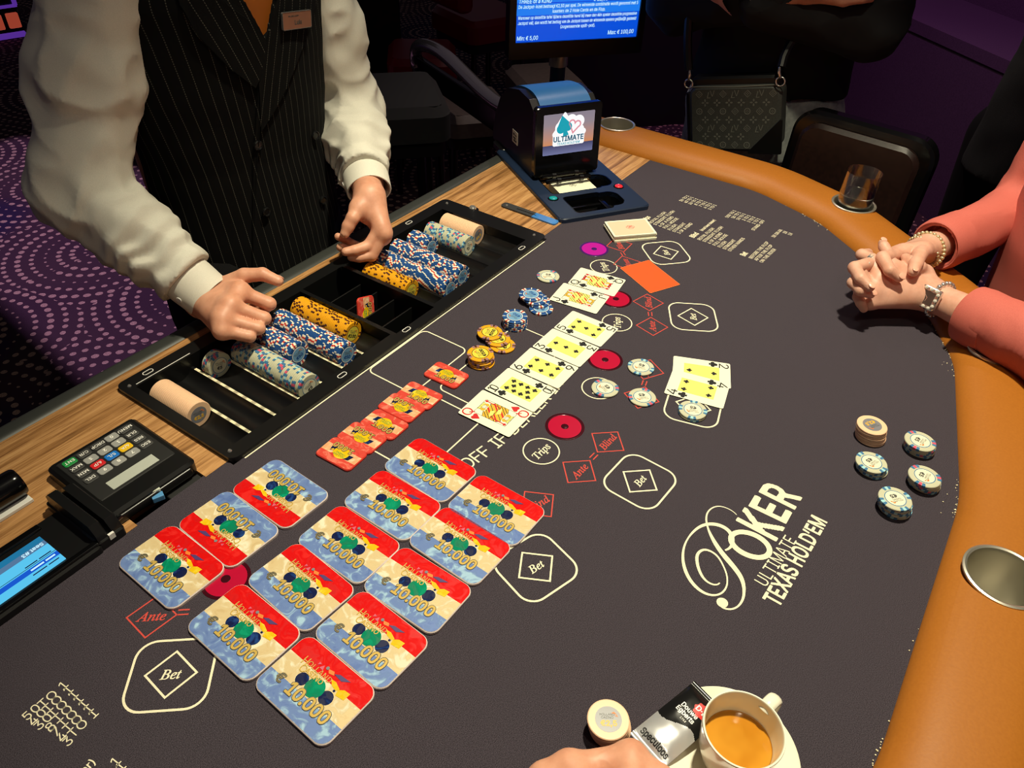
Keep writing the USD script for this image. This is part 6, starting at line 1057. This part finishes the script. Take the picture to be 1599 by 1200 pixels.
head(cg, ccore, (2.48, -0.075, 1.69), -60, 'hair_grey')
ccore.append(ghand(np.array([2.42, -0.32, 0.97]), (-0.2, -0.3, -0.9), (-0.3, 0.3, 0), 1)); part(cg, 'body', trimesh.util.concatenate(ccore), 'skin', True)
part(cg, 'jacket', nets(lambda P: np.minimum(ct_(P, 0.02, 0.80), chain(P, [(2.47, -0.27, 1.40), (2.45, -0.33, 1.14), (2.42, -0.33, 0.98)], (0.08, 0.07, 0.052))) + 0.008 * (meshkit.noise(P * 14, 3) - 0.5), (2.2, -0.46, 0.78), (2.85, 0.26, 1.58), 0.010), 'charcoal_cloth', True)
part(cg, 'trousers', nets(lambda P: smin(np.minimum(chain(P, cl_[0][0], (0.115, 0.09, 0.08)), chain(P, cl_[1][0], (0.115, 0.09, 0.08))), ct_(P, 0.01, 0.8), 0.02), (2.2, -0.42, 0), (2.85, 0.26, 0.95), 0.014), 'black_cloth', True)

# brown leather player's chair beyond the rail
ch = thing('player_chair', 'brown leather player chair with black rounded frame behind the water glass', 'chair', (0, 0, 0))
q0, q1 = onx(1250, 196, 1.93), onx(1443, 262, 1.90); cu = q1 - q0; cu[2] = 0; cwid = np.linalg.norm(cu) + 0.035; cu /= np.linalg.norm(cu); cn = np.array([cu[1], -cu[0], 0.0]); cn = cn if cn[0] < 0 else -cn
tp_ = np.array([0.10 * -cn[0], 0.10 * -cn[1], 0.99]); tp_ /= np.linalg.norm(tp_); cnn = np.cross(cu, tp_); cnn = cnn if cnn[0] < 0 else -cnn; cux = np.cross(tp_, cnn)
co = (q0 + q1) / 2; co[2] = 1.022; chh = 0.48
part(ch, 'back_frame', frame(bslab(rrect(cwid, chh, 0.055, 0, -chh / 2), -0.045, 0, 0.008), co, cux, tp_, cnn), 'black_gloss', 40)
part(ch, 'back_cushion', frame(bslab(rrect(cwid - 0.05, chh - 0.05, 0.045, 0, -chh / 2), -0.005, 0.016, 0.010), co, cux, tp_, cnn), 'brown_leather', 40)
sb_ = co + cnn * 0.24; part(ch, 'seat', frame(bslab(rrect(0.44, 0.42, 0.06), 0, 0.09, 0.02), (sb_[0], sb_[1], 0.50), (cu[0], cu[1], 0), (-cu[1], cu[0], 0), (0, 0, 1)), 'brown_leather', 40)
for sx_i in (-1, 1):
    for sy_i in (-1, 1): p_ = np.array([sb_[0], sb_[1], 0]) + cu * sx_i * 0.17 + np.array([-cu[1], cu[0], 0]) * sy_i * 0.16; part(ch, 'leg', tube([p_ + (0, 0, 0.52), p_ * np.array([1, 1, 0]) + (0, 0, 0.0)], [0.018, 0.014], 12), 'black_plastic')
for s in (-1, 1): p_ = co + cux * s * (cwid / 2 - 0.05) - tp_ * (chh - 0.05) - cnn * 0.02; part(ch, 'back_post', tube([p_, (p_[0], p_[1], 0.52), (p_[0] + cnn[0] * 0.1, p_[1] + cnn[1] * 0.1, 0.53)], 0.014, 10), 'black_plastic')

# stools and rails behind the dealer's edge
def stool(label, c, ang, w, d, ztop, m, th=0.08, back=False):
    t = thing('casino_stool', label, 'stool', (c[0], c[1], 0), ang)
    part(t, 'seat', xf(bslab(rrect(w, d, 0.05), 0, th, 0.025), (0, 0, ztop - th)), m, 50); part(t, 'seat_base', xf(bslab(rrect(w * 0.9, d * 0.9, 0.04), 0, 0.05, 0.01), (0, 0, ztop - th - 0.05)), 'black_matte', 40)
    for sx_i in (-1, 1):
        for sy_i in (-1, 1): part(t, 'leg', tube([(sx_i * w * 0.38, sy_i * d * 0.38, ztop - th - 0.03), (sx_i * w * 0.42, sy_i * d * 0.42, 0)], 0.014, 10), 'dark_steel')
    if back: part(t, 'back_cushion', bx(-w / 2, w / 2, d / 2 - 0.02, d / 2 + 0.06, ztop + 0.04, ztop + 0.36, 0.03), m)
    return t
stool("charcoal fabric stool behind the dealer's bent left arm", (1.755, 1.615), 48, 0.36, 0.30, 0.85, 'charcoal_cloth', 0.10)
stool('grey vinyl stool in the dark below the chrome bar', (2.40, 1.80), 52, 0.34, 0.28, 0.60, 'grey_vinyl')
stool('grey vinyl stool half hidden between chrome bar and shuffling machine', (2.80, 1.72), 52, 0.32, 0.28, 0.62, 'grey_vinyl')
stool('red vinyl stool beyond the chrome bar, left of the grey stools', (2.72, 2.32), 40, 0.34, 0.30, 0.62, 'red_vinyl', 0.1)
stool('red vinyl stool with backrest beyond the chrome bar, farthest from the table', (3.30, 2.42), 70, 0.40, 0.38, 0.66, 'red_vinyl', 0.1, True)
gr = thing('grab_bar', 'sloping chrome grab bar behind the shuffling machine', 'bar', (0, 0, 0)); g0, g1 = at(650, 64, -0.15), at(796, 157, -0.15)
gd_ = (g1 - g0) / np.linalg.norm(g1 - g0)
part(gr, 'bar', tube(spline([g0 + (0, 0, -0.10), g0 + gd_ * 0.01 + (0, 0, -0.02), g0 + gd_ * 0.06, g0 * 0.5 + g1 * 0.5, g1 + gd_ * 0.12], 50), 0.024, 20), 'chrome', True)
for f in (0.0, 1.12): p_ = g0 + (g1 - g0) * f; part(gr, 'bar_post', tube([(p_[0], p_[1], p_[2] - 0.05), (p_[0], p_[1], 0)], 0.02, 14), 'dark_steel')
pnl = np.array([-gd_[1], gd_[0], 0]); part(gr, 'side_panel', frame(bx(0.02, np.linalg.norm(g1 - g0) * 1.1, -0.012, 0.012, -0.13, -0.05, 0.004), g0, gd_, pnl, (0, 0, 1)), 'black_gloss')
# a neighbouring table's rail behind the dealer
nt = thing('neighbour_table', 'tan leather rail of another gaming table glimpsed behind the dealer', 'table', (0, 0, 0.83))
ntp = rounded_path([(1.22, 2.20), (0.862, 1.515), (1.10, 1.40), (1.52, 2.10)], 0.06)
part(nt, 'leather_rail', tube([(x + 0.036, y, 0.0) for x, y in ntp], 0.045, 16), 'tan_leather', True); part(nt, 'felt', slab(Polygon([(x + 0.036, y) for x, y in ntp]), 0.0, 0.012), 'felt'); part(nt, 'apron', slab(Polygon([(x + 0.036, y) for x, y in ntp]).buffer(-0.03), -0.15, 0.0), 'black_matte'); part(nt, 'pedestal', bx(1.12, 1.28, 1.75, 1.91, -0.83, -0.15, 0.01), 'black_matte')
# gaming machines in the dark
def cabinet(label, c, ang, w, d, h):
    t = thing('gaming_cabinet', label, 'gaming machine', (c[0], c[1], 0), ang)
    part(t, 'cabinet_body', frame(bslab(Polygon([(-d / 2, 0), (d / 2, 0), (d / 2, h), (-d / 2 + 0.15, h), (-d / 2 + 0.12, h * 0.62), (-d / 2, h * 0.55)]), -w / 2, w / 2, 0.01), (0, 0, 0), (0, 1, 0), (0, 0, 1), (1, 0, 0)), 'black_matte', 30)
    part(t, 'plinth', bx(-w / 2 + 0.03, w / 2 - 0.03, -d / 2 + 0.03, d / 2, 0, 0.06, 0.004), 'black_plastic'); part(t, 'button_deck', bx(-w / 2 + 0.04, w / 2 - 0.04, -d / 2 - 0.02, -d / 2 + 0.10, h * 0.53, h * 0.57, 0.01), 'black_gloss')
    return t
cabinet('black gaming machine behind the monitor', (4.10, 2.15), -40, 0.9, 0.6, 1.5)
cabinet('black gaming machine behind the charcoal stool', (2.75, 3.05), -25, 0.7, 0.6, 1.5)
sm_o = (EYE + ray(-40, 70) * (-EYE[2] / ray(-40, 70)[2])); sm_1 = (EYE + ray(43, 57) * (-EYE[2] / ray(43, 57)[2])); su_ = (sm_1 - sm_o); sw_ = np.linalg.norm(su_); su_ /= sw_; sn_ = np.array([su_[1], -su_[0], 0])
sl = thing('slot_machine', 'violet lit slot machine with orange panels in the top left corner', 'slot machine', (0, 0, 0))
def smf(m): return frame(m, sm_o, su_, -sn_, (0, 0, 1))
part(sl, 'cabinet_body', smf(bx(-0.3, sw_, 0.02, 0.6, 0, 1.5, 0.02)), 'black_plastic'); part(sl, 'base_trim', smf(bx(-0.3, sw_, 0.0, 0.03, 0.0, 0.035, 0.008)), 'neon_violet')
for x0, x1 in ((sw_ * 0.05, sw_ * 0.66), (sw_ * 0.74, sw_ * 0.97)): part(sl, 'front_panel', smf(bx(x0, x1, 0.0, 0.03, 0.06, 0.155, 0.008)), 'panel_orange')
part(sl, 'light_strip', smf(bx(-0.3, sw_, -0.01, 0.03, 0.19, 0.205, 0.004)), 'neon_violet'); part(sl, 'light_strip', smf(tube([(sw_ * 0.42, -0.01, 0.29), (sw_ * 0.85, -0.01, 0.46)], 0.008, 10)), 'neon_blue'); part(sl, 'light_strip', smf(bx(sw_ - 0.02, sw_ + 0.005, -0.01, 0.03, 0.2, 1.2, 0.004)), 'neon_violet')
# the violet projector's shade: a board with the cut-out that shapes the light on the carpet
gp_ = [(0.84, 2.18), (1.20, 2.14), (1.36, 2.45), (1.95, 3.35), (1.80, 4.30), (1.10, 4.30)]; hz = 2.35; kx_ = (3.0 - hz) / 3.0
hole = Polygon([(1.25 + (x - 1.25) * kx_, 3.0 + (y - 3.0) * kx_) for x, y in gp_]).buffer(-0.012).buffer(0.012)
gb = thing('light_shade', 'black shade board with a cut-out under the violet ceiling light', 'light shade', (0, 0, 0))
part(gb, 'board', slab(box(0.55, 2.3, 1.95, 3.7).difference(hole), hz, hz + 0.01), 'black_matte', False)
for x, y in ((0.57, 2.32), (1.93, 2.32), (0.57, 3.68), (1.93, 3.68)): part(gb, 'hanger', tube([(x, y, hz), (x, y, 3.4)], 0.006, 8), 'dark_steel')
part(gb, 'side_skirt', cat_(bx(0.54, 0.55, 2.29, 3.71, hz, 3.2), bx(1.95, 1.96, 2.29, 3.71, hz, 3.2), bx(0.54, 1.96, 2.29, 2.3, hz, 3.2), bx(0.54, 1.96, 3.7, 3.71, hz, 3.2)), 'black_matte', False)
